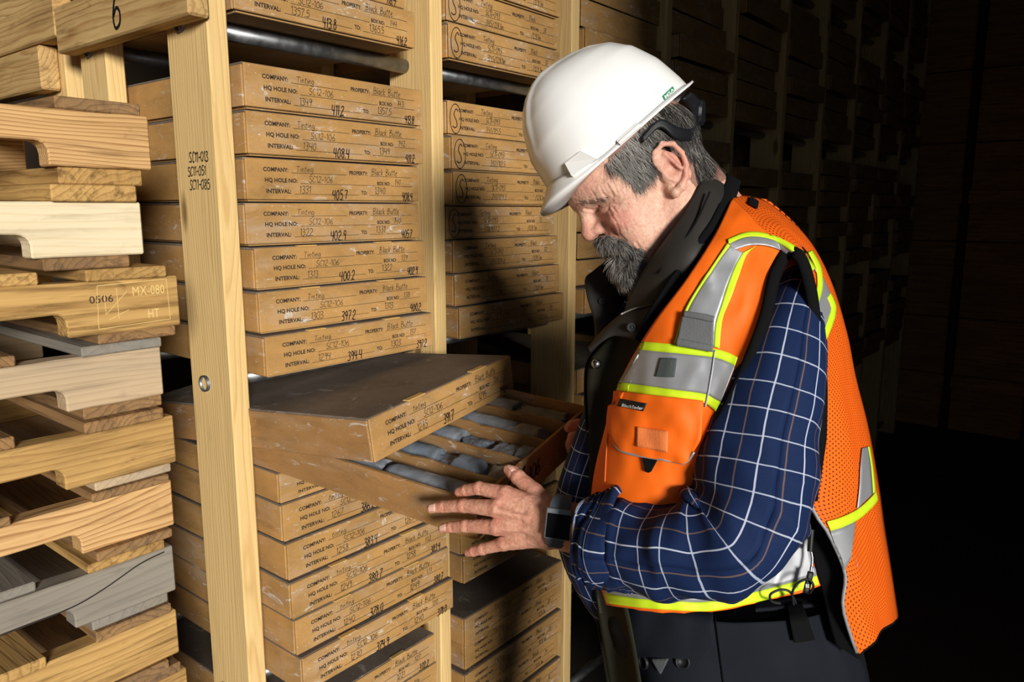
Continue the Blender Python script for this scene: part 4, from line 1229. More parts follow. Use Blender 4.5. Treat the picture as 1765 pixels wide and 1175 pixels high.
def drape(bvh, A_, B_, n=24, m=5, off=.0014, guess=1.0, maxd=9):
    """grid between two surveyed lines (photograph pixels) laid onto a surface"""
    t = np.linspace(0, 1, n); a = crom(A_, t); b = crom(B_, t); Gd = np.zeros((n, m, 3))
    for i in range(n):
        for j in range(m):
            p = a[i] + (b[i] - a[i]) * j / (m - 1)
            dr = (at(p[0], p[1], 1.0) - CAM).normalized()
            h, nn, _, dist = bvh.ray_cast(CAM, dr)
            if h is None or dist > maxd:
                h, nn, _, _ = bvh.find_nearest(at(p[0], p[1], guess))
                if nn.dot(dr) > 0: nn = -nn
            Gd[i, j] = V3(h - dr * off * .5 + (nn if nn.dot(dr) < 0 else -nn) * off * .5)
    return Gd
def gridpts(rows, nu, nv, depth):
    """rows: list of (x0,y0,x1,y1); returns grid (nu along rows, nv across) from a distance function"""
    q = crom(np.array(rows, float), np.linspace(0, 1, nu)); Gd = np.zeros((nu, nv, 3))
    for i in range(nu):
        for j in range(nv):
            u = j / (nv - 1); x = q[i, 0] + (q[i, 2] - q[i, 0]) * u; y = q[i, 1] + (q[i, 3] - q[i, 1]) * u
            Gd[i, j] = V3(at(x, y, depth(x, y, i / (nu - 1), u)))
    return Gd
def strip3(A_, B_, n=30, m=6, bulge=0.0):
    """strip between two lines of (x, y, distance)"""
    t = np.linspace(0, 1, n); a = crom(A_, t); b = crom(B_, t); Gd = np.zeros((n, m, 3))
    for i in range(n):
        for j in range(m):
            u = j / (m - 1); p = a[i] + (b[i] - a[i]) * u
            Gd[i, j] = V3(at(p[0], p[1], p[2] - bulge * 4 * u * (1 - u)))
    return Gd
def fold(p, f, amp, seed=0, ridged=False):
    q = Vector((p[0] * f[0], p[1] * f[1], p[2] * f[2] + seed)); v = mnoise.noise(q)
    return amp * ((1 - 2.4 * abs(v)) if ridged else v)

# ---- cloth materials
def cloth(name, c, rough=.75, weave=900, bump=.25, var=.15, spec=.3):
    t = NT(name); n = t.noise(t.coord('Object'), 14, 3, .5); w = t.noise(t.coord('Object'), weave, 2, .5)
    t.base(t.mix(n, tuple(x * (1 - var) for x in c), tuple(min(1, x * (1 + var)) for x in c))); t.rough(rough); t.spec(spec); t.bump(w, bump, .0006)
    t.b.inputs['Sheen Weight'].default_value = .0
    return t.m
def plaid(name):
    t = NT(name); uv = t.n('ShaderNodeUVMap').outputs[0]; sp = t.n('ShaderNodeSeparateXYZ'); t.l(uv, sp.inputs[0])
    wob = t.noise(uv, 30, 2, .5); fine = t.noise(uv, 900, 2, .6)
    def line(sock, period, off, w):
        x = t.math('ADD', sock, t.math('MULTIPLY_ADD', wob, .003, off))
        fr = t.math('ABSOLUTE', t.math('SUBTRACT', t.math('FRACT', t.math('DIVIDE', x, period)), .5))
        return t.ramp(t.math('MULTIPLY', fr, period / w), [(0.42, 1.0), (0.58, 0.0)])
    c = t.mix(fine, srgb(10, 23, 52), srgb(20, 43, 88))
    c = t.mix(t.math('MULTIPLY', line(sp.outputs[0], .046, .023, .0018), .62), c, srgb(126, 100, 82))
    c = t.mix(t.math('MULTIPLY', line(sp.outputs[1], .124, .0775, .0016), .42), c, srgb(126, 100, 82))
    c = t.mix(t.math('MULTIPLY', line(sp.outputs[0], .046, 0, .0019), .85), c, srgb(190, 198, 216))
    c = t.mix(t.math('MULTIPLY', line(sp.outputs[1], .031, 0, .0015), .72), c, srgb(186, 196, 216))
    t.base(c); t.rough(.8); t.spec(.2); t.bump(fine, .2, .0005)
    return t.m
def mesh_cloth(name, c):
    """perforated hi-vis knit: staggered small holes"""
    t = NT(name); uv = t.n('ShaderNodeUVMap').outputs[0]; sp = t.n('ShaderNodeSeparateXYZ'); t.l(uv, sp.inputs[0])
    P = .0062
    row = t.math('FLOOR', t.math('DIVIDE', sp.outputs[1], P * .8))
    x = t.math('ADD', t.math('DIVIDE', sp.outputs[0], P), t.math('MULTIPLY', row, .5))
    fx = t.math('MULTIPLY', t.math('SUBTRACT', t.math('FRACT', x), .5), 1.0); fy = t.math('MULTIPLY', t.math('SUBTRACT', t.math('FRACT', t.math('DIVIDE', sp.outputs[1], P * .8)), .5), .8)
    dd = t.math('SQRT', t.math('ADD', t.math('MULTIPLY', fx, fx), t.math('MULTIPLY', fy, fy)))
    hole = t.ramp(dd, [(0.15, 1.0), (0.22, 0.0)])
    t.base(t.mix(hole, c, tuple(v * .12 for v in c))); t.rough(.7); t.spec(.2)
    t.bump(t.math('SUBTRACT', 1.0, hole), .6, .001)
    return t.m
ORANGE = (0.92, 0.150, 0.006)
M['orange'] = cloth('hi_vis_orange', ORANGE, .62, 1400, .12, .03)
M['orange_mesh'] = mesh_cloth('hi_vis_orange_mesh', (0.88, 0.13, 0.006))
M['lime'] = cloth('lime_tape', (0.62, 0.86, 0.02), .6, 900, .2, .03)
M['silver'] = plain('reflective_silver', (0.33, 0.34, 0.36), .45, .3, .5)
M['black_cloth'] = cloth('black_cloth', (0.005, 0.005, 0.0055), .9, 900, .25, .15, .1)
M['knit'] = cloth('black_knit', (0.005, 0.005, 0.0055), .95, 400, .6, .15, .1)
M['jacket'] = cloth('dark_brown_waxed_jacket', (0.026, 0.0235, 0.021), .6, 700, .2, .15, .25)
M['olive'] = cloth('olive_jacket_panel', (0.022, 0.021, 0.013), .85, 900, .25, .15, .12)
M['trouser'] = cloth('black_work_cloth', (0.0085, 0.0105, 0.0155), .8, 1200, .3, .3, .12)
M['plaid'] = plaid('navy_plaid')
M['webbing'] = cloth('grey_webbing', (0.13, 0.135, 0.14), .6, 500, .8)
M['dark_patch'] = cloth('dark_grey_patch', (0.07, 0.085, 0.085), .9, 300, .8)
M['fuzz'] = cloth('orange_loop_patch', (0.85, 0.22, 0.06), .9, 500, .9)
M['white_plastic'] = plain('white_helmet_plastic', (0.87, 0.87, 0.86), .26, 0, .5)
M['black_plastic'] = plain('black_plastic', (0.009, 0.010, 0.013), .5, 0, .3)
M['green_print'] = plain('green_print', srgb(24, 138, 92), .5)
M['white_print'] = plain('white_print', (.8, .8, .8), .6)
M['steel'] = plain('snap_steel', (.45, .45, .46), .25, 1.0)
M['watch_grey'] = plain('watch_grey', (.16, .18, .20), .4, .2)
M['watch_strap'] = plain('watch_strap', (.055, .07, .085), .6)
M['glass_black'] = plain('watch_glass', (.004, .004, .005), .22, 0, .2)
M['nail'] = plain('finger_nail', srgb(222, 176, 160), .3)
M['hair_light'] = plain('grey_hair', (.46, .44, .41), .5)
M['hair_mid'] = plain('mid_grey_hair', (.115, .105, .095), .5)
M['hair_dark'] = plain('dark_hair', (.030, .026, .022), .5)
M['leather'] = plain('boot_leather', (.05, .032, .02), .6)

# ------------------------------------------------------------------ hard hat
HK = 1.105 / FPX
HF_ = (RT * -.731 - UPC * .682); HU_ = (RT * -.682 + UPC * .731); HL_ = -FW
hyaw = rad(5)
HF2 = HF_ * math.cos(hyaw) + HL_ * math.sin(hyaw); HL2 = HL_ * math.cos(hyaw) - HF_ * math.sin(hyaw)
HATO = at(1067, 263, 1.105)
hat = empty('hard_hat', HATO, label='glossy white hard hat with ridge and green badge on the man\'s head', cat='hard hat')
def hw(a, l, b): return HF2 * (a * HK) + HL2 * (l * HK) + HU_ * (b * HK)
fb = [(0, 133), (43, 130), (93, 120), (138, 95), (160, 76), (172, 60), (181, 40), (186, 15)]
bb_ = [(0, -158), (20, -158), (70, -153), (117, -139), (147, -115), (166, -84), (176, -55), (183, -20), (186, 15)]
def dome_pt(th, b):
    af = np.interp(b, [p[0] for p in fb], [p[1] for p in fb]); ab = np.interp(b, [p[0] for p in bb_], [p[1] for p in bb_])
    w = 126 * max(0, 1 - (b / 187.5) ** 2.5) ** .5 if b < 187.5 else 0
    ca, sa = math.cos(th), math.sin(th); mid = 5 + 10 * b / 187
    e = 2 / 2.15
    x = mid + (af - mid if ca > 0 else mid - ab) * abs(ca) ** e * math.copysign(1, ca); y = w * abs(sa) ** e * math.copysign(1, sa)
    return x, y
def hat_shell():
    na, nb = 120, 56; vs = []
    bl = [186.0 * math.sin(math.pi / 2 * i / nb) for i in range(nb + 1)]
    for i, b in enumerate(bl):
        for k in range(na):
            th = k * math.tau / na; x, y = dome_pt(th, b)
            # raised crown ridge, widest at the front, and its two flanking grooves
            half = 34 - 10 * (x < 0) * min(1, -x / 140 if x < 0 else 0)
            r = 1 / (1 + math.exp((abs(y) - half) / 3.0)); lift = max(0, min(1, (b - 62) / 70))
            n = Vector((x * .6, y, b * 1.1)).normalized()
            g = (5.5 * r - 3.0) * lift
            vs.append(hw(x + n.x * g, y + n.y * g, b + n.z * g))
    fs = [(i * na + k, i * na + (k + 1) % na, (i + 1) * na + (k + 1) % na, (i + 1) * na + k) for i in range(nb) for k in range(na)]
    fs.append(tuple(nb * na + k for k in range(na)))
    # brim: a short lip all round, drawn out into the peak in front
    prev = [k for k in range(na)]
    for step in range(1, 7):
        q = step / 6; base = len(vs)
        for k in range(na):
            th = k * math.tau / na; t = min(th, math.tau - th)
            bin_ = 3 + 42 * math.exp(-(t / .80) ** 3.0); x, y = dome_pt(th, bin_)
            ext = 7 + 34 * math.exp(-(t / .72) ** 2.6) + 7 * math.exp(-((math.pi - t) / .5) ** 2)
            bout = -3 + 20 * math.exp(-(t / .80) ** 2) + 8 * math.exp(-((math.pi - t) / .5) ** 2)
            dx, dy = x - 5, y; L = math.hypot(dx, dy)
            vs.append(hw(x + dx / L * ext * q, y + dy / L * ext * q * .8, bin_ + (bout - bin_) * q ** .85))
        fs += [(prev[(k + 1) % na], prev[k], base + k, base + (k + 1) % na) for k in range(na)]
        prev = [base + k for k in range(na)]
    # rolled edge and inner face
    base = len(vs)
    for k in range(na): v = Vector(vs[prev[k]]); vs.append(v - HU_ * .0028)
    fs += [(prev[(k + 1) % na], prev[k], base + k, base + (k + 1) % na) for k in range(na)]
    b2 = len(vs)
    for k in range(na):
        x, y = dome_pt(k * math.tau / na, 0); vs.append(hw(x * .965, y * .965, -3))
    fs += [(base + (k + 1) % na, base + k, b2 + k, b2 + (k + 1) % na) for k in range(na)]
    b3 = len(vs)
    for i in range(1, 13):
        b = 178.0 * math.sin(math.pi / 2 * i / 12)
        for k in range(na):
            x, y = dome_pt(k * math.tau / na, min(b, 185)); vs.append(hw(x * .96, y * .96, b * .97))
    fs += [(b2 + (k + 1) % na, b2 + k, b3 + k, b3 + (k + 1) % na) for k in range(na)]
    for i in range(11):
        fs += [(b3 + i * na + (k + 1) % na, b3 + i * na + k, b3 + (i + 1) * na + k, b3 + (i + 1) * na + (k + 1) % na) for k in range(na)]
    fs.append(tuple(b3 + 11 * na + k for k in reversed(range(na))))
    me = mesh('shell', vs, fs, True)
    bm = bmesh.new(); bm.from_mesh(me); bmesh.ops.recalc_face_normals(bm, faces=bm.faces); bm.to_mesh(me); bm.free()
    return me
hat_me = hat_shell()
shell = obj('shell', hat_me, M['white_plastic'], hat)
hat_bvh = BVHTree.FromPolygons([v.co + HATO for v in hat_me.vertices], [tuple(p.vertices) for p in hat_me.polygons])
def hatpiece(name, A_, B_, mat, off, thick, n=10, m=4, par=None):
    Gd = drape(hat_bvh, A_, B_, n, m, off, 1.02); me = sheet_mesh(name, Gd - V3(HATO), thick, smooth=False)
    bevel_mesh(me, .0) if False else None
    return obj(name, me, mat, par or shell)
hatpiece('accessory_slot', [(977, 281), (990, 270), (1003, 259)], [(988, 305), (1010, 292), (1030, 275)], M['white_plastic'], .004, .006, 2, 2)
hatpiece('accessory_slot', [(1063, 243), (1080, 228), (1098, 212)], [(1069, 250), (1086, 235), (1104, 219)], M['white_plastic'], .003, .003)
hatpiece('vent_rib', [(1127, 160), (1140, 149), (1150, 141)], [(1131, 162), (1144, 152), (1154, 144)], M['white_plastic'], .001, .0012)
hatpiece('badge', [(1141, 166), (1150, 157.5), (1159, 149)], [(1145, 173), (1154, 164.5), (1162.5, 156)], M['green_print'], .0007, .0008)
def hat_letters():
    b = MB(); vs, fs = text_geo('MSA', .02); wx = max(v[0] for v in vs); pts = []
    for v in vs:
        u = v[0] / wx; w = v[1] / .7
        px = 1144.2 + u * (1160.2 - 1144.2) + (1 - w) * 2.6; py = 166.4 + u * (151.0 - 166.4) + (1 - w) * 5.0 - .6
        dr = (at(px, py, 1.0) - CAM).normalized(); h, nn, _, _ = hat_bvh.ray_cast(CAM, dr)
        pts.append((h if h is not None else at(px, py, 1.03)) - dr * .0032 - HATO)
    return mesh('badge_letters', pts, fs)
obj('badge_letters', hat_letters(), M['white_print'], shell)
# harness at the nape: strap, ratchet housing and knob
Gd = strip3([(1105, 238, 1.012), (1136, 206, 1.012), (1165, 218, 1.022), (1190, 222, 1.045), (1204, 208, 1.085)], [(1108, 246, 1.012), (1138, 220, 1.012), (1163, 238, 1.022), (1188, 243, 1.045), (1209, 232, 1.085)], 24, 4)
obj('nape_strap', sheet_mesh('nape_strap', Gd - V3(HATO), .003), M['black_plastic'], hat)
Gd = strip3([(1175, 170, 1.06), (1190, 190, 1.085), (1200, 215, 1.10)], [(1192, 160, 1.07), (1208, 180, 1.095), (1214, 210, 1.11)], 12, 5)
obj('nape_cradle', sheet_mesh('nape_cradle', Gd - V3(HATO), .006), M['black_plastic'], hat)
kb = MB(); ka = (RT * .86 - UPC * .10 - FW * .35).normalized(); kc = at(1203, 195, 1.10) - HATO
kx = ka.orthogonal().normalized(); ky = ka.cross(kx)
nk = 40; ring = []
for o_, r_ in ((-.007, .0), (-.007, .017), (.004, .0185), (.008, .0165), (.0085, 0)):
    ring.append([kc + ka * o_ + (kx * math.cos(k * math.tau / nk) + ky * math.sin(k * math.tau / nk)) * (r_ * (1 + (.035 if k % 4 < 2 and r_ > .016 else 0)) + 1e-5) for k in range(nk)])
kb.add([p for r_ in ring for p in r_], [(i * nk + k, i * nk + (k + 1) % nk, (i + 1) * nk + (k + 1) % nk, (i + 1) * nk + k) for i in range(4) for k in range(nk)])
kb.build('ratchet_knob', M['black_plastic'], hat)

# ------------------------------------------------------------------ hair, moustache and beard
head_me = mesh('tmp_head', HVW, [tuple(int(i) for i in f) for f in HF]); head_bvh = bvh_of(head_me)
def strands(bvh, poly, n, dirf, length, r, seed, lift=.35, curl=.25, guess=1.05, skip=None):
    rg = random.Random(seed); xs = [p[0] for p in poly]; ys = [p[1] for p in poly]; out = []
    def inside(x, y):
        c = False; j = len(poly) - 1
        for i in range(len(poly)):
            if (poly[i][1] > y) != (poly[j][1] > y) and x < (poly[j][0] - poly[i][0]) * (y - poly[i][1]) / (poly[j][1] - poly[i][1]) + poly[i][0]: c = not c
            j = i
        return c
    tries = 0
    while len(out) < n and tries < n * 12:
        tries += 1
        x, y = rg.uniform(min(xs), max(xs)), rg.uniform(min(ys), max(ys))
        if not inside(x, y): continue
        dr = (at(x, y, 1) - CAM).normalized(); h, nn, _, dist = bvh.ray_cast(CAM, dr)
        if h is None: continue
        if skip and skip(h): continue
        if nn.dot(dr) > 0: nn = -nn
        dx, dy = dirf(x, y, rg); d = RT * dx - UPC * dy + FW * rg.uniform(-.2, .2); d = (d - nn * d.dot(nn)).normalized()
        L = length * rg.uniform(.6, 1.15); side = d.cross(nn); cu = rg.uniform(-curl, curl); lf = lift * rg.uniform(.3, 1.3)
        pts = []; p = h.copy() + nn * .0003
        for k in range(6):
            t = k / 5; pts.append(p.copy()); dd = (d + nn * lf * (1 - 1.5 * t) + side * cu * math.sin(t * 2.6)).normalized(); p = p + dd * (L / 5)
        out.append((pts, r * rg.uniform(.7, 1.2), x, y))
    return out
def hair_mesh(name, ss, pick, mirror_plane=None):
    vs = []; fs = []; mi = []
    for pts, r, x, y in ss:
        m = pick(x, y)
        t = (pts[-1] - pts[0]).normalized(); a = t.orthogonal().normalized(); b = t.cross(a)
        for mir in ((0, 1) if mirror_plane else (0,)):
            base = len(vs)
            for k, p in enumerate(pts):
                rr = r * (1 - .75 * (k / 5) ** 2)
                for ang in (0, 2.094, 4.189):
                    v = p + (a * math.cos(ang) + b * math.sin(ang)) * rr
                    if mir:
                        o, n_ = mirror_plane; v = v - n_ * 2 * (v - o).dot(n_)
                    vs.append(tuple(v))
            for k in range(5):
                for j in range(3):
                    fs.append((base + k * 3 + j, base + k * 3 + (j + 1) % 3, base + k * 3 + 3 + (j + 1) % 3, base + k * 3 + 3 + j)); mi.append(m)
    me = mesh(name, vs, fs, True, None, mi)
    for k in ('hair_light', 'hair_mid', 'hair_dark'): me.materials.append(M[k])
    return me
rgh = random.Random(4)
HPL = (HO, Vector(hl0))
side_poly = [(1040, 285), (1098, 225), (1140, 178), (1190, 178), (1226, 240), (1224, 290), (1212, 322), (1200, 312), (1192, 272), (1176, 250), (1152, 244), (1134, 254), (1128, 282), (1108, 306), (1092, 318), (1078, 305), (1062, 292)]
def hd(x, y, rg):
    if x < 1130: return (.55 + rg.uniform(-.35, .35), .8)
    return (.35 + rg.uniform(-.2, .2), .95)
ss = strands(head_bvh, side_poly, 5200, hd, .024, .00030, 1, .22, .3, skip=lambda h: (h - HO).dot(Vector(hl0)) > .0775)
def pick_hair(x, y):
    g = rgh.random(); lightness = max(0, min(1, (1150 - x) / 70))
    return 0 if g < .10 + .62 * lightness else (1 if g < .50 + .42 * lightness else 2)
pchild('hair', hair_mesh('hair', ss, pick_hair, HPL), None)
# eyebrow
sb = strands(head_bvh, [(992, 345), (1010, 344), (1030, 341), (1050, 338), (1050, 343), (1030, 349), (1008, 352), (994, 352)], 60, lambda x, y, rg: (.8, .1 + rg.uniform(-.4, .5)), .008, .00022, 3, .2)
pchild('eyebrow', hair_mesh('eyebrow', sb, lambda x, y: 1 if rgh.random() < .6 else 2, HPL), None)
# beard body and strands
s = SDF((.06, -.06, -.125), (.165, .06, -.005), .0022)
for y in (-1, 1):
    s.chain([(.140, y * .004, -.0265), (.135, y * .018, -.034), (.124, y * .032, -.048), (.113, y * .036, -.066)], [.0075, .0078, .0065, .0045], .006)
    s.chain([(.113, y * .034, -.066), (.118, y * .018, -.094)], [.006, .012], .008)
s.add(s.ell((.128, 0, -.086), (.020, .026, .026)), .012); s.add(s.ell((.131, 0, -.066), (.010, .018, .012)), .01); s.add(s.ell((.124, 0, -.104), (.015, .018, .012)), .012)
bV, bF = s.mesh(); bV = laplacian(bV, bF, 1, .5)
beard_me = mesh('beard', h2w(bV), [tuple(int(i) for i in f) for f in bF], True)
beard = pchild('beard', beard_me, plain('beard_core', (.030, .026, .023), .9))  # dark grey beard core, fills the gaps between strands
bb = bvh_of(beard_me)
st = strands(bb, [(1012, 408), (1034, 394), (1062, 400), (1090, 414), (1114, 438), (1108, 460), (1066, 450), (1036, 440), (1018, 428)], 2000, lambda x, y, rg: (.35 + (x - 1030) * .006 + rg.uniform(-.3, .3), .9), .019, .00026, 5, .4, .5)
st += strands(bb, [(1028, 435), (1060, 440), (1104, 446), (1118, 466), (1108, 492), (1082, 494), (1056, 470), (1036, 452)], 2400, lambda x, y, rg: (.25 + rg.uniform(-.35, .35), .95), .026, .00027, 6, .45, .6)
o = pchild('beard_strands', hair_mesh('beard_strands', st, lambda x, y: (0 if rgh.random() < (.48 if x < 1070 else .28) else (1 if rgh.random() < .6 else 2)), None), None)
o.parent = beard; o.matrix_parent_inverse = Matrix.Identity(4)
# ------------------------------------------------------------------ shirt
def arm_loft(rings, n=64, m=130, wr_amp=.0062, seed=0, extra=None):
    q = crom(np.array(rings, float), np.linspace(0, 1, m)); cs = [at(a[0], a[1], a[2]) for a in q]
    vs = []; uv = []; acc = 0
    for i, c in enumerate(cs):
        t = (cs[min(i + 1, m - 1)] - cs[max(i - 1, 0)]).normalized()
        a = -FW - t * (-FW).dot(t); a.normalize(); b = t.cross(a)
        if i: acc += (c - cs[i - 1]).length
        hwm = q[i, 3] * q[i, 2] / FPX; ra = q[i, 4]; v = i / (m - 1)
        for k in range(n + 1):
            th = k * math.tau / n
            w = wr_amp * (.35 + 1.3 * math.exp(-((v - .60) / .20) ** 2) + .8 * math.exp(-((v - .95) / .12) ** 2))
            fo = w * (mnoise.noise(Vector((math.cos(th) * 1.3, math.sin(th) * 1.3, v * 15 + seed))) + .8 * (1 - 2.2 * abs(mnoise.noise(Vector((math.cos(th) * .9 + 7, math.sin(th) * .9, v * 9 + seed + math.sin(th) * .8))))))
            if extra: fo += extra(v, th)
            vs.append(c + a * (ra + fo) * math.cos(th) + b * (hwm + fo) * math.sin(th)); uv.append((th * .067, acc))
    fs = [(i * (n + 1) + k, i * (n + 1) + k + 1, (i + 1) * (n + 1) + k + 1, (i + 1) * (n + 1) + k) for i in range(m - 1) for k in range(n)]
    return vs, fs, uv
def solidify(o, t):
    md = o.modifiers.new('thickness', 'SOLIDIFY'); md.thickness = t; md.offset = -1
def crook(v, th):
    # creases pinched into the inside of the elbow and pulled from the shoulder
    e = 0
    for v0, th0, wv, wt, amp in ((.555, -1.57, .022, .8, -.008), (.60, -1.3, .016, .7, -.006), (.51, -1.5, .012, .6, .006), (.66, -.7, .02, .6, -.006), (.35, -.9, .03, .35, -.004), (.26, .5, .05, .25, .004), (.42, .9, .05, .25, -.004), (.80, 1.2, .03, .6, -.006), (.86, .2, .012, .8, .005), (.74, .3, .016, .5, .006)):
        dth = math.atan2(math.sin(th - th0), math.cos(th - th0)); e += amp * math.exp(-((v - v0) / wv) ** 2 - (dth / wt) ** 2)
    return e
arm_rings = [(1362, 484, 1.060, 22, .030), (1358, 512, 1.025, 40, .050), (1350, 556, .992, 58, .060), (1337, 630, .968, 80, .067), (1318, 720, .952, 90, .068), (1305, 800, .940, 96, .068), (1292, 868, .932, 98, .068),
             (1266, 925, .930, 96, .067), (1220, 945, .940, 84, .064), (1160, 945, .965, 82, .060), (1105, 942, .992, 78, .057), (1062, 936, 1.016, 74, .053), (1040, 933, 1.030, 70, .050)]
vs, fs, uv = arm_loft(arm_rings, extra=crook)
sleeve = pchild('shirt_sleeve', mesh('shirt_sleeve', vs, fs, True, uv), M['plaid']); solidify(sleeve, .0016)
# turned-back cuff with a drooping corner
cuff_rings = [(1086, 940, 1.002, 75, .056), (1072, 939, 1.010, 80, .061), (1050, 936, 1.024, 80, .060), (1030, 932, 1.036, 74, .055), (1024, 931, 1.040, 70, .051)]
def droop(v, th): return .022 * math.exp(-((th - 1.57) / .45) ** 2) * math.exp(-((v - .15) / .3) ** 2) + .004 * math.sin(th * 3 + v * 4)
vs, fs, uv = arm_loft(cuff_rings, 56, 24, .003, 3, droop)
cf = pchild('cuff', mesh('cuff', vs, fs, True, [(u + .012, v + .02) for u, v in uv]), M['plaid'], sleeve); solidify(cf, .002)
# shirt body over the belly
srows = [(470, 1098, 1340, 1.168, 0.063), (540, 1068, 1380, 1.168, 0.077), (600, 1040, 1400, 1.168, 0.081), (650, 1024, 1410, 1.168, 0.081), (700, 1008, 1415, 1.168, 0.081), (760, 985, 1415, 1.168, 0.081), (830, 963, 1415, 1.168, 0.081), (900, 956, 1410, 1.168, 0.081), (970, 970, 1410, 1.168, 0.078), (1030, 1000, 1405, 1.168, 0.077), (1075, 1032, 1400, 1.168, 0.073), (1120, 1050, 1400, 1.168, 0.070)]
vs, fs, uv = ring_loft(interp_rows(srows, 70), 72)
vs = [v + (v - at(1230, 800, 1.15)).normalized() * fold((v.x, v.y, v.z), (14, 14, 9), .004, 2) for v in vs]
pchild('shirt', mesh('shirt', vs, fs, True, uv), M['plaid'])
# right sleeve reaching round the far side of the tray
rr = [(1352, 470, 1.235, 40, .05), (1348, 560, 1.262, 62, .062), (1330, 680, 1.292, 76, .064), (1300, 800, 1.318, 80, .064), (1262, 875, 1.330, 76, .060), (1200, 872, 1.345, 66, .054), (1130, 832, 1.365, 58, .050), (1085, 804, 1.378, 52, .046)]
vs, fs, uv = arm_loft(rr, 40, 60, .004, 5)
rs = pchild('shirt_sleeve', mesh('shirt_sleeve', vs, fs, True, uv), M['plaid']); solidify(rs, .0016)

# ------------------------------------------------------------------ jacket
M['dull_metal'] = plain('dull_zip_metal', (.16, .15, .14), .45, .8)
def jd(off): return lambda x, y, v, u: tdepth(x, y, off)
def mk(name, Gd, mat, parent=None, thick=.0022, amp=.0, f=(18, 18, 12), seed=0):
    if amp:
        sh_ = Gd.shape; c = Gd.reshape(-1, 3)
        Gd = np.array([p - FWn * fold(p, f, amp, seed) for p in c]).reshape(sh_)
    return pchild(name, sheet_mesh(name, Gd, thick), mat, parent)
jr = [(1062, 572, 1150, 540), (1034, 600, 1128, 575), (1016, 625, 1108, 615), (1012, 665, 1092, 660), (1014, 720, 1080, 720), (1016, 790, 1070, 790), (1015, 870, 1066, 870), (1018, 945, 1066, 945), (1024, 1010, 1072, 1010), (1032, 1065, 1085, 1065), (1042, 1125, 1096, 1125), (1052, 1185, 1106, 1185), (1060, 1240, 1120, 1240)]
jd_ = lambda x, y, v, u: tdepth(x, y, .006) * u + (1 - u) * (1.105 - .02 * math.exp(-((v - .3) / .3) ** 2)) if u < .5 else tdepth(x, y, .006) * (.5 + .5 * (u)) + (.5 - .5 * u) * 1.10
Gj = gridpts(jr, 60, 9, lambda x, y, v, u: (1 - u) * 1.100 + u * min(tdepth(x, y, .006), 1.08))
jacket = mk('jacket', Gj, M['olive'], amp=.004, f=(30, 30, 10))
mkm = lambda name, Gd, mat, **k: (mk(name, Gd, mat, **k), mk(name, mirror(Gd), mat, **k))
mk('jacket_front', mirror(Gj), M['olive'], jacket)
# collar, near half and far half, standing round the neck
Gc = strip3([(1214, 280, 1.110), (1218, 286, 1.075), (1200, 330, 1.030), (1170, 382, 1.008), (1135, 432, 1.015), (1108, 470, 1.040), (1090, 502, 1.060), (1078, 535, 1.075)],
            [(1246, 292, 1.120), (1258, 312, 1.080), (1252, 355, 1.030), (1222, 415, .990), (1188, 462, .985), (1164, 492, 1.005), (1150, 512, 1.020), (1132, 526, 1.035)], 60, 14, .010)
mk('collar', Gc, M['jacket'], jacket, .004, .004, (26, 26, 26), 4)
mk('collar', mirror(Gc), M['jacket'], jacket, .004)
Gs = strip3([(1222, 330, 1.012), (1196, 385, .990), (1160, 436, .990), (1132, 470, 1.008)], [(1225, 331, 1.012), (1199, 386.5, .990), (1163, 437.5, .990), (1135, 472, 1.008)], 40, 3)
mk('stitching', Gs, M['black_cloth'], jacket, .001)
Gf = strip3([(1046, 448, 1.185), (1023, 467, 1.180), (1008, 482, 1.175), (1013, 517, 1.165), (1024, 552, 1.155), (1028, 592, 1.140)],
            [(1112, 462, 1.190), (1100, 480, 1.195), (1088, 495, 1.190), (1076, 522, 1.180), (1064, 552, 1.165), (1046, 588, 1.140)], 30, 10, .008)
mk('collar_flap', Gf, M['jacket'], jacket, .004, .003, (30, 30, 30), 2)
Gl = strip3([(1015, 600, 1.098), (1042, 568, 1.085), (1073, 541, 1.072), (1092, 533, 1.060), (1131, 523, 1.032), (1152, 512, 1.015)],
            [(1017, 606, 1.098), (1036, 590, 1.075), (1058, 579, 1.060), (1085, 582, 1.040), (1110, 586, 1.022), (1136, 548, 1.006)], 40, 9, .008)
lap = mk('lapel', Gl, M['jacket'], jacket, .004, .002, (30, 30, 30), 9)
zl = crom([(1071, 541, 1.066), (1092, 532, 1.054), (1112, 527, 1.040), (1131, 522, 1.026)], np.linspace(0, 1, 34)); zb = MB()
for i, p in enumerate(zl):
    c = at(p[0], p[1], p[2] - .002); zb.tube([c - UPC * .0010, c + UPC * .0010], .0004, 5)
zp = pchild('zip_teeth', mesh('zip_teeth', zb.v, zb.f), M['dull_metal'], jacket); zp['kind'] = 'stuff'
def snap(x, y, d, r, mat, cup=False, par=jacket):
    c = at(x, y, d); mb = MB(); n = 20; N_ = (-FW); a = RT; b = UPC; rings = []
    prof = [(r, 0), (r * .92, r * .35), (r * .6, r * .62), (r * .01, r * .72)] if not cup else [(r, 0), (r, r * .4), (r * .7, r * .5), (r * .6, r * .15), (r * .3, r * .12), (r * .25, r * .4), (r * .01, r * .4)]
    for rr_, h_ in prof: rings.append([c + N_ * h_ + (a * math.cos(k * math.tau / n) + b * math.sin(k * math.tau / n)) * rr_ for k in range(n)])
    mb.add([p for q in rings for p in q], [(i * n + k, i * n + (k + 1) % n, (i + 1) * n + (k + 1) % n, (i + 1) * n + k) for i in range(len(prof) - 1) for k in range(n)])
    me = mesh('snap', mb.v, mb.f, True); return pchild('snap', me, mat, par)
snap(1028, 627, 1.082, .0072, M['steel'])
snap(1087.5, 564, 1.032, .0062, M['black_plastic'], True)
snap(1037, 519, 1.158, .0050, M['black_plastic'], True)
b = MB()
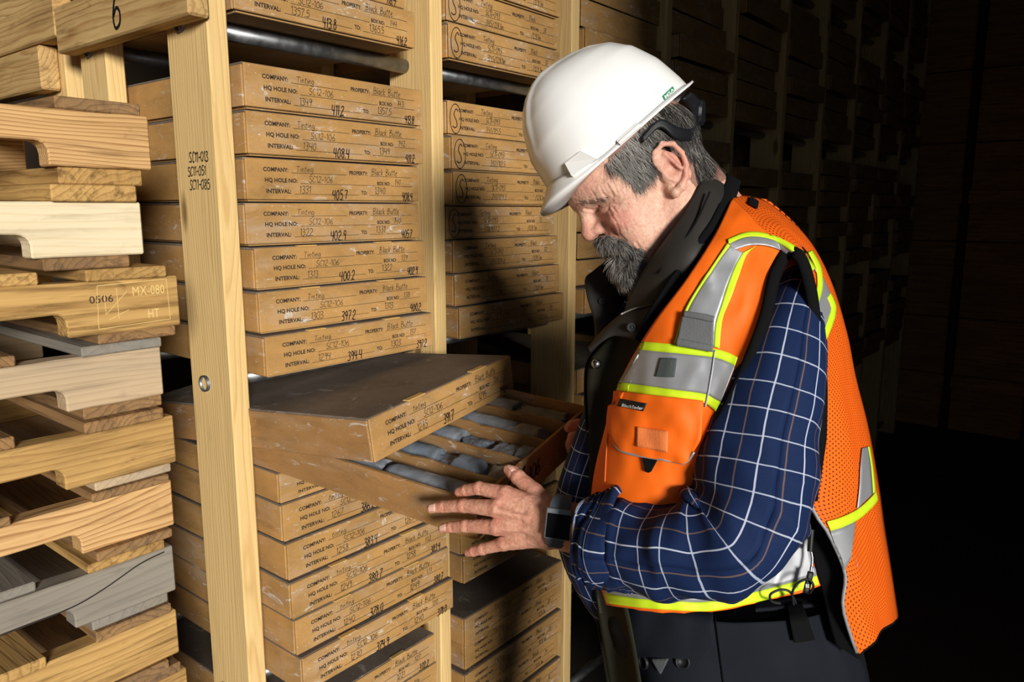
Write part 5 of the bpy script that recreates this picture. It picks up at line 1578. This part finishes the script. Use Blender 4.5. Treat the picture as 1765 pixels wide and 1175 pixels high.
for y in np.linspace(905, 1055, 46):
    x = np.interp(y, [905, 960, 1010, 1060], [1021, 1023, 1028, 1036]); c = at(x, y, 1.092); b.tube([c - RT * .0016, c + RT * .0016], .0006, 5)
zp = pchild('zip_teeth', mesh('zip_teeth', b.v, b.f), M['dull_metal'], jacket); zp['kind'] = 'stuff'

# ------------------------------------------------------------------ hi-vis vest
fr = [(1262, 342, 1352, 439), (1232, 405, 1334, 476), (1184, 480, 1319, 542), (1130, 552, 1294, 612), (1088, 620, 1258, 695), (1060, 680, 1226, 758), (1042, 745, 1216, 805), (1026, 810, 1292, 850), (1019, 870, 1370, 885), (1021, 930, 1393, 938), (1031, 990, 1405, 984), (1046, 1042, 1413, 1008)]
edge_d = [.958, .938, .926, .922, .924, .932, .945, .972, .985, .988, .990, .992]
def fdep(x, y, v, u):
    e = np.interp(v, np.linspace(0, 1, 12), edge_d); t = tdepth(x, y, .020); w = u ** 2.2
    return t * (1 - w) + e * w
Gv = gridpts(fr, 90, 40, fdep)
for i in range(90):         # hem sags between front edge and side
    v = i / 89
    for j in range(40):
        u = j / 39; Gv[i, j] -= UPn * .020 * max(0, v - .55) / .45 * math.sin(math.pi * u) ** 1.0
        p = Gv[i, j]
        Gv[i, j] -= FWn * (fold(p, (14, 14, 6), .009, 1) + fold(p, (30, 30, 11), .0032, 5, True) + fold(p, (60, 60, 40), .0012, 7)) * min(1, u * 6) * min(1, (1 - u) * 5 + .2)
vest = mk('safety_vest', Gv, M['orange'], thick=.002)
mk('vest_front', mirror(Gv), M['orange'], vest, .002)
bk = [(1352, 439, 1270, 322), (1368, 437, 1330, 354), (1384, 464, 1391, 410), (1397, 520, 1431, 482), (1411, 590, 1459, 572), (1416, 660, 1474, 648), (1413, 740, 1496, 735), (1404, 820, 1513, 828), (1399, 872, 1523, 900), (1432, 935, 1534, 970), (1452, 990, 1543, 1030), (1448, 1050, 1547, 1058), (1482, 1132, 1546, 1066)]
bed = [.958, .946, .940, .936, .936, .938, .942, .946, .950, .962, .970, .975, .985]
def bdep(x, y, v, u):
    e = np.interp(v, np.linspace(0, 1, 13), bed); c = 1.135
    t = .20 + .80 * u
    return c - (c - e) * ((1 - t ** 2.2) / (1 - .2 ** 2.2)) ** .5
Gb = gridpts(bk, 90, 26, bdep)
for i in range(90):
    for j in range(26):
        p = Gb[i, j]; u = j / 25; v = i / 89
        Gb[i, j] -= (FWn * .7 - RTn * .3) * (fold(p, (11, 11, 5), .010, 8) + fold(p, (28, 28, 7), .0036, 3, True)) * min(1, (1 - u) * 4)
row0 = np.stack([np.interp(np.linspace(0, 1, 26), np.linspace(0, 1, 40), Gv[0, ::-1, k]) for k in range(3)], -1)
for i in range(7):
    w = i / 6; w = w * w * (3 - 2 * w); Gb[i] = row0 * (1 - w) + Gb[i] * w
backp = mk('vest_back', Gb, M['orange_mesh'], vest, .002)
mk('vest_back', mirror(Gb), M['orange_mesh'], vest, .002)
def tube_along(name, pts, r, mat, parent, n=10, mirrored=False):
    b = MB(); b.tube([Vector(p) for p in pts], r, n); o = pchild(name, mesh(name, b.v, b.f, True), mat, parent)
    if mirrored:
        b = MB(); b.tube([Vector(p) for p in mirror(np.array(pts))], r, n); pchild(name, mesh(name, b.v, b.f, True), mat, parent)
    return o
nf = int(89 * 6.3 / 11); nb_ = int(89 * 8 / 12)
hole = [Gv[i, -1] for i in range(nf, -1, -2)] + [Gb[i, 0] for i in range(2, nb_, 2)]
def binding(pts, w, mat, name):
    """flat folded binding round the armhole"""
    pts = np.array(pts); pts = crom(pts, np.linspace(0, 1, 110)); Gd = np.zeros((len(pts), 5, 3)); c = pts.mean(0)
    for i in range(len(pts)):
        t = pts[min(i + 1, len(pts) - 1)] - pts[max(i - 1, 0)]; t /= np.linalg.norm(t)
        s_ = np.cross(t, FWn); s_ /= np.linalg.norm(s_)
        for j in range(5):
            q = (j - 2) / 2; Gd[i, j] = pts[i] + s_ * q * w / 2 - FWn * (.0045 - .003 * q * q)
    mk(name, Gd, mat, vest, .003); mk(name, mirror(Gd), mat, vest, .003)
binding(hole, .0140, M['black_cloth'], 'armhole_binding')
tube_along('piping', [Gb[i, 0] for i in range(nb_ - 3, 90, 2)], .0022, M['silver'], vest)
tube_along('hem_edge', [Gb[-1, j] for j in range(0, 26)], .002, M['black_cloth'], vest)
# knitted collar edging
kA = [(1276, 314, 1.095), (1272, 326, 1.075), (1250, 385, 1.030), (1214, 436, 1.008), (1166, 502, 1.018), (1132, 552, 1.030), (1108, 590, 1.045)]
kB = [(1252, 300, 1.100), (1250, 314, 1.072), (1230, 372, 1.014), (1194, 424, .995), (1148, 490, 1.006), (1114, 545, 1.020), (1096, 584, 1.040)]
Gk = strip3([(a, b, c - .012) for a, b, c in kA], [(a, b, c - .010) for a, b, c in kB], 60, 8, .006)
mk('knit_edging', Gk, M['knit'], vest, .004); mk('knit_edging', mirror(Gk), M['knit'], vest, .004)
vb_f = bvh_of(vest.data); vb_b = bvh_of(backp.data); vb_a = bvh_of(vest.data, backp.data)
def tape(name, A_, B_, mat, bv, n=30, m=5, off=.0022, thick=.0012, guess=.99, mir=True):
    Gd = drape(bv, A_, B_, n, m, off, guess)
    o = mk(name, Gd, mat, vest, thick)
    if mir: mk(name, mirror(Gd), mat, vest, thick)
    return o
# chest band
up0 = [(1098, 588), (1150, 592), (1200, 597), (1232, 601), (1255, 608), (1272, 616)]; up1 = [(1091, 602), (1146, 607), (1196, 612), (1230, 616), (1252, 623), (1267, 631)]
lo0 = [(1058, 657), (1110, 664), (1160, 671), (1212, 678), (1230, 686), (1243, 693)]; lo1 = [(1055, 671), (1106, 678), (1158, 685), (1210, 693), (1226, 702), (1234, 709)]
tape('reflective_band', up1, lo0, M['silver'], vb_f, 40, 14)
tape('lime_tape', up0, up1, M['lime'], vb_f, 40, 4)
tape('lime_tape', lo0, lo1, M['lime'], vb_f, 40, 4)
# shoulder strap band
sa = [(1258, 424), (1240, 448), (1216, 484), (1196, 516), (1182, 545), (1166, 592)]; sb_ = [(1280, 436), (1268, 458), (1255, 490), (1244, 525), (1234, 558), (1231, 598)]; sc = [(1303, 425), (1286, 440), (1274, 474), (1260, 512), (1245, 552), (1240, 600)]
tape('reflective_band', sa, sb_, M['silver'], vb_f, 40, 10, .0030)
tape('lime_tape', sb_, sc, M['lime'], vb_f, 40, 5, .0034)
tape('lime_tape', [(1254, 420), (1236, 446), (1212, 482), (1192, 514), (1177, 545), (1162, 592)], sa, M['lime'], vb_f, 40, 3, .0034)
tape('lime_tape', [(1231, 603), (1226, 640), (1219, 678), (1214, 700)], [(1233.5, 603), (1229, 640), (1222, 678), (1217, 702)], M['silver'], vb_f, 20, 3, .0034)
# lower band and hem
h0 = [(1044, 1021), (1098, 1030), (1160, 1035), (1221, 1036), (1302, 1019), (1360, 1004), (1407, 991)]; h1 = [(1047, 1038), (1104, 1046), (1160, 1050), (1224, 1052), (1306, 1036), (1364, 1020), (1411, 1006)]
g0 = [(1026, 955), (1090, 962), (1160, 965), (1221, 964), (1300, 948), (1350, 935), (1394, 925)]
tape('reflective_band', g0, h0, M['silver'], vb_f, 44, 12, .0024)
tape('lime_tape', h0, h1, M['lime'], vb_f, 44, 5, .0026)
tape('lime_tape', [(x, y - 16) for x, y in g0], g0, M['lime'], vb_f, 44, 5, .0026)
# back: yoke band, cross band, waist band
tape('lime_tape', [(1254, 414), (1285, 402), (1316, 403), (1350, 414), (1382, 436), (1404, 462)], [(1256, 421), (1286, 410), (1316, 411), (1348, 422), (1376, 445), (1394, 470)], M['lime'], vb_a, 40, 4, .0034)
tape('reflective_band', [(1256, 421), (1286, 410), (1316, 411), (1348, 422), (1378, 443), (1399, 468)], [(1262, 433), (1290, 424), (1318, 424), (1344, 432), (1370, 446), (1388, 466)], M['silver'], vb_a, 40, 6, .0030)
tape('reflective_band', [(1402, 450), (1416, 476), (1430, 508), (1436, 529), (1432, 552), (1413, 594)], [(1402, 462), (1411, 485), (1410, 512), (1401, 535), (1403, 560), (1411, 590)], M['silver'], vb_b, 40, 10)
tape('lime_tape', [(1398, 432), (1412, 458), (1416, 486), (1412, 512), (1400, 540)], [(1391, 436), (1404, 462), (1407, 488), (1403, 508), (1394, 524)], M['lime'], vb_b, 30, 4, .0032)
tape('lime_tape', [(1429, 505), (1436, 518), (1439, 531), (1434, 556), (1414, 604)], [(1424, 514), (1429, 525), (1430, 534), (1424, 553), (1411, 588)], M['lime'], vb_b, 30, 4, .0034)
tape('reflective_band', [(1430, 914), (1441, 911), (1452, 907), (1462, 902), (1473, 896)], [(1452, 986), (1455, 981), (1458, 975), (1461, 969), (1465, 962)], M['silver'], vb_b, 26, 8)
tape('lime_tape', [(1424, 898), (1450, 890), (1476, 877), (1498, 858), (1508, 846)], [(1430, 914), (1452, 907), (1478, 894), (1501, 874), (1511, 861)], M['lime'], vb_b, 26, 4, .0030)
tape('reflective_band', [(1484, 772), (1481, 800), (1479, 840), (1475, 876)], [(1493, 770), (1498, 800), (1501, 835), (1502, 850)], M['silver'], vb_b, 24, 6, .0034)
tape('lime_tape', [(1493, 770), (1498, 800), (1501, 835), (1502, 850)], [(1497, 769), (1502, 800), (1506, 833), (1507, 846)], M['lime'], vb_b, 24, 3, .0034)
# chest pocket flap and its fittings
pk = [(1056, 673, 1212, 690), (1053, 700, 1212, 715), (1050, 735, 1211, 745), (1058, 757, 1206, 764), (1072, 776, 1192, 786), (1100, 784, 1178, 796)]
def flap(rows, bv, off, n=26, m=26):
    q = crom(np.array(rows, float), np.linspace(0, 1, n)); Gd = np.zeros((n, m, 3))
    A_ = [(r[0], r[1]) for r in q]; B_ = [(r[2], r[3]) for r in q]
    return drape(bv, A_, B_, n, m, off, 1.0)
PFG = flap(pk, vb_f, .006)
pf = mk('pocket_flap', PFG, M['orange'], vest, .003, .0036, (45, 45, 45), 3)
pv = bvh_of(pf.data)
tube_along('flap_piping', [PFG[i, 0] for i in range(17, 26)] + [PFG[-1, j] for j in range(1, 26)] + [PFG[i, -1] for i in range(24, 17, -1)], .0017, M['silver'], vest)
tape('loop_patch', [(1099, 735), (1125, 739), (1152, 743)], [(1098, 769), (1124, 774), (1151, 779)], M['fuzz'], pv, 12, 8, .0024, .002, mir=False)
tg = tape('name_tag', [(1071, 687), (1093, 691), (1116, 695)], [(1065, 700), (1087, 704), (1109, 709)], M['black_plastic'], pv, 10, 4, .003, .0012, mir=False)
tgv = bvh_of(tg.data)
def cloth_text(name, s_, x, y, w, h, slope, bv, mat, par, shear=0.0):
    vs, fs = text_geo(s_, .012); wx = max(v[0] for v in vs); pts = []
    for v in vs:
        u = v[0] / wx * w; q = v[1] / .7 * h; px = x + u + q * shear; py = y + u * slope - q
        dr = (at(px, py, 1) - CAM).normalized(); hh, nn, _, _ = bv.ray_cast(CAM, dr)
        if hh is None: hh = bv.find_nearest(at(px, py, 1.0))[0]
        pts.append(hh - dr * .0009)
    return pchild(name, mesh(name, pts, fs), mat, par)
cloth_text('tag_letters', 'BlackSader', 1070.5, 700.2, 37, 5.2, .165, tgv, M['white_print'], vest, .3)
tape('pull_tab', [(1109, 788), (1121, 790), (1134, 792)], [(1114, 812), (1119, 814), (1123, 812)], M['knit'], vb_f, 10, 6, .004, .003, mir=False)
wb = tape('radio_loop', [(1180, 538), (1206, 542), (1231, 548)], [(1167, 594), (1198, 600), (1229, 605)], M['webbing'], vb_f, 14, 10, .008, .004, mir=False)
tape('webbing_fold', [(1169, 583), (1199, 589), (1230, 594)], [(1167, 596), (1198, 602), (1229, 607)], M['webbing'], vb_f, 14, 4, .0105, .003, mir=False)
tape('webbing_fold', [(1182, 536), (1207, 540), (1232, 546)], [(1180, 546), (1205, 550), (1230, 556)], M['webbing'], vb_f, 14, 4, .0105, .003, mir=False)
tape('dark_patch', [(1140, 617), (1154, 617), (1167, 618)], [(1131, 649), (1147, 650), (1163, 650)], M['dark_patch'], vb_f, 10, 8, .004, .002, mir=False)
tape('seam', [(1052, 690), (1046, 760), (1042, 830)], [(1053.5, 690), (1047.5, 760), (1043.5, 830)], M['fuzz'], vb_f, 20, 3, .0014, .0008, mir=False)
tape('shoulder_label', [(1293, 340), (1300, 345), (1307, 350)], [(1289, 352), (1297, 357), (1305, 362)], M['black_plastic'], vb_a, 8, 4, .004, .0015, mir=False)
# black side gusset with zip, cord and pull between front and back
gs = gridpts([(1372, 850, 1402, 868), (1388, 915, 1434, 938), (1404, 982, 1454, 992), (1416, 1012, 1452, 1050), (1430, 1075, 1478, 1120), (1440, 1110, 1484, 1138)], 40, 8, lambda x, y, v, u: .996 - .012 * u)
mk('side_gusset', gs, M['black_cloth'], vest, .002, .003, (30, 30, 20), 6)
cd = lambda pts, r, name, mat: tube_along(name, [at(*p) for p in crom(pts, np.linspace(0, 1, 40))], r, mat, vest, 8)
cd([(1372, 1040, .966), (1362, 1020, .962), (1345, 1016, .962), (1328, 1024, .962), (1330, 1036, .964), (1345, 1040, .966)], .0016, 'elastic_cord', M['black_plastic'])
cd([(1368, 1042, .964), (1366, 1020, .960), (1376, 1004, .958), (1394, 998, .956), (1402, 1010, .956), (1396, 1022, .960)], .0016, 'elastic_cord', M['black_plastic'])
cd([(1399, 912, .972), (1397, 935, .970), (1396, 950, .969)], .0036, 'zip_puller', M['black_plastic'])
cd([(1398, 950, .969), (1400, 965, .967), (1397, 985, .966)], .0018, 'pull_chain', M['steel'])
Gp = strip3([(1393, 984, .962), (1402, 986, .962)], [(1384, 1021, .962), (1394, 1023, .962)], 4, 8)
pt = mk('pull_tag', Gp, M['black_plastic'], vest, .003)
cloth_text('tag_letters', 'BS', 1388.5, 1012, 6.5, 6, .1, bvh_of(pt.data), M['white_print'], vest)

# ------------------------------------------------------------------ trousers and boots
hr = [(985, 1062, 1440, 1.130, .140), (1040, 1050, 1452, 1.130, .146), (1075, 1052, 1466, 1.132, .150), (1110, 1058, 1474, 1.134, .152), (1175, 1066, 1474, 1.136, .152), (1250, 1078, 1460, 1.140, .150), (1320, 1092, 1440, 1.145, .146)]
vs, fs, uv = ring_loft(interp_rows(hr, 50), 96)
def gather(v):
    p = v; e = fold((p.x, p.y, p.z), (30, 30, 10), .006, 3) + fold((p.x, p.y, p.z), (10, 10, 5), .008, 6)
    return p + (p - at(1262, 1100, 1.13)).normalized() * e
vs = [gather(v) for v in vs]
trousers = pchild('trousers', mesh('trousers', vs, fs, True, uv), M['trouser'])
hipc = at(1266, 1320, 1.145)
for sgn in (1, -1):
    top = hipc + BN * (.085 * sgn); top.z = hipc.z + .10
    pts = [(top, .118), (top + Vector((0, 0, -.16)), .108), (Vector((top.x, top.y, .52)) + BF * .02 + BN * .01 * sgn, .086), (Vector((top.x, top.y, .30)) + BN * .015 * sgn, .080), (Vector((top.x, top.y, .09)) - BF * .01 + BN * .02 * sgn, .084)]
    q = crom([tuple(p) + (r,) for p, r in pts], np.linspace(0, 1, 40)); b = MB(); n = 32
    vv = []
    for i, a in enumerate(q):
        for k in range(n):
            th = k * math.tau / n; w = .006 * mnoise.noise(Vector((math.cos(th), math.sin(th), a[2] * 12 + sgn)))
            vv.append(Vector(a[:3]) + (BF * math.cos(th) + BN * math.sin(th)) * (a[3] + w))
    b.add(vv, [(i * n + k, i * n + (k + 1) % n, (i + 1) * n + (k + 1) % n, (i + 1) * n + k) for i in range(39) for k in range(n)])
    pchild('trouser_leg', mesh('trouser_leg', b.v, b.f, True), M['trouser'], trousers)
    fc = Vector((q[-1][0], q[-1][1], 0)); prof = []
    for u in np.linspace(-.11, .19, 22):
        wdt = .042 * (1 - ((u - .05) / .16) ** 4 * .55); hgt = np.interp(u, [-.11, -.05, .04, .10, .19], [.13, .14, .125, .085, .045])
        for k in range(14):
            th = math.pi * k / 13; prof.append(fc + BF * float(u) + BN * (math.cos(th) * wdt) + Vector((0, 0, max(.0, math.sin(th)) ** .6 * hgt)))
    b = MB().add(prof, [(i * 14 + k, i * 14 + k + 1, (i + 1) * 14 + k + 1, (i + 1) * 14 + k) for i in range(21) for k in range(13)] + [tuple(range(14)), tuple(reversed(range(21 * 14, 22 * 14)))] + [(i * 14, (i + 1) * 14, (i + 1) * 14 + 13, i * 14 + 13) for i in range(21)])
    pchild('boot', mesh('boot', b.v, b.f, True), M['leather'])
tb = bvh_of(trousers.data)
def tpart(name, A_, B_, mat, n=24, m=10, off=.004, thick=.003):
    return mk(name, drape(tb, A_, B_, n, m, off, 1.0), mat, trousers, thick)
tpart('pocket_flap', [(1051, 1042), (1050, 1075), (1051, 1105), (1072, 1128)], [(1228, 1050), (1230, 1085), (1232, 1112), (1212, 1136)], M['trouser'], 24, 24, .007, .004)
for x in (1110, 1177):
    b = MB(); c = at(x, 1140, 1.0); h, nn, _, _ = tb.ray_cast(CAM, (c - CAM).normalized()); h = h if h is not None else c
    if nn.dot(FW) > 0: nn = -nn
    a = nn.orthogonal().normalized(); e = nn.cross(a)
    for rr0 in (0,):
        rings = [[h + nn * z + (a * math.cos(k * math.tau / 24) + e * math.sin(k * math.tau / 24)) * r_ for k in range(24)] for r_, z in ((.0100, .000), (.0100, .003), (.0085, .0042), (.0068, .003), (.0060, .0005), (.0002, .0002))]
    b.add([p for q in rings for p in q], [(i * 24 + k, i * 24 + (k + 1) % 24, (i + 1) * 24 + (k + 1) % 24, (i + 1) * 24 + k) for i in range(5) for k in range(24)])
    pchild('eyelet', mesh('eyelet', b.v, b.f, True), M['black_plastic'], trousers)
tpart('triangle_tab', [(1124, 1134), (1139, 1134), (1154, 1134)], [(1138, 1158), (1140, 1160), (1142, 1158)], M['dark_patch'], 8, 6, .005, .002)
tpart('hook_tab', [(1355, 1047), (1368, 1044), (1382, 1043)], [(1366, 1106), (1382, 1104), (1399, 1101)], M['black_cloth'], 10, 14, .008, .003)
tpart('seam', [(1231, 1060), (1238, 1115), (1246, 1180)], [(1233, 1060), (1240, 1115), (1248, 1180)], M['black_cloth'], 20, 3, .002, .002)
tpart('waist_gather', [(1300, 1040), (1350, 1036), (1420, 1030)], [(1302, 1056), (1352, 1052), (1424, 1046)], M['trouser'], 40, 6, .006, .004)

# ------------------------------------------------------------------ finger nails and watch
hand_me = mesh('tmp_hand', LV, [tuple(int(i) for i in f) for f in LF]); hb = bvh_of(hand_me)
for pts in (([(738, 869), (737, 875), (738, 881)], [(750, 867), (750, 874), (750, 881)]), ([(757, 905), (756, 909), (758, 914)], [(768, 902), (768, 908), (768, 914)]), ([(872, 803), (876, 800), (881, 801)], [(882, 813), (886, 810), (890, 811)])):
    Gd = drape(hb, pts[0], pts[1], 8, 6, .0004, 1.17); me = sheet_mesh('finger_nail', Gd, .0008); o = pchild('finger_nail', me, M['nail'], body); o.matrix_parent_inverse = Matrix.Identity(4)
watch = empty('wrist_watch', at(962, 905, 1.07), label='square black smartwatch with grey strap on the man\'s left wrist', cat='watch')
WO = watch.location.copy()
wt = (RT * .97 - FW * .20 - UPC * .10).normalized()
wn = (-FW - wt * (-FW).dot(wt)).normalized(); wy = wt.cross(wn)
wc = at(967, 898, 1.097)
def wbox(name, cx, cy, cz, sx, sy, sz, mat, bev):
    b = MB().box(-sx, sx, -sy, sy, -sz, sz); me = mesh(name, b.v, b.f); bevel_mesh(me, bev, 3); me.polygons.foreach_set('use_smooth', [False] * len(me.polygons))
    o = obj(name, me, mat, watch)
    R3 = Matrix((wt, wy, wn)).transposed().to_4x4()
    o.matrix_basis = Matrix.Translation(wc + wt * cx + wy * cy + wn * cz - WO) @ R3
    return o
wbox('case', 0, -.002, .0275, .0185, .0215, .0048, M['watch_grey'], .003)
wbox('screen', .0005, .0005, .0318, .0166, .0172, .0012, M['glass_black'], .001)
wbox('button', -.0005 + .0198, .0, .0275, .0012, .005, .002, M['steel'], .0006)
b = MB(); n = 60; vs = []
for k in range(n):
    th = k * math.tau / n; sq = 2 / 2.4
    x = abs(math.cos(th)) ** sq * math.copysign(1, math.cos(th)) * .0280; y = abs(math.sin(th)) ** sq * math.copysign(1, math.sin(th)) * .0355
    hwid = .0125 + .003 * max(0, math.cos(th))
    for o_, q in ((-1, 1.0), (1, 1.0), (1, 1.07), (-1, 1.07)):
        vs.append(wc + wn * (x * q) + wy * (y * q) + wt * (hwid * o_) - WO)
b.add(vs, [(k * 4 + j, k * 4 + (j + 1) % 4, ((k + 1) % n) * 4 + (j + 1) % 4, ((k + 1) % n) * 4 + j) for k in range(n) for j in range(4)])
b.build('strap', M['watch_strap'], watch)
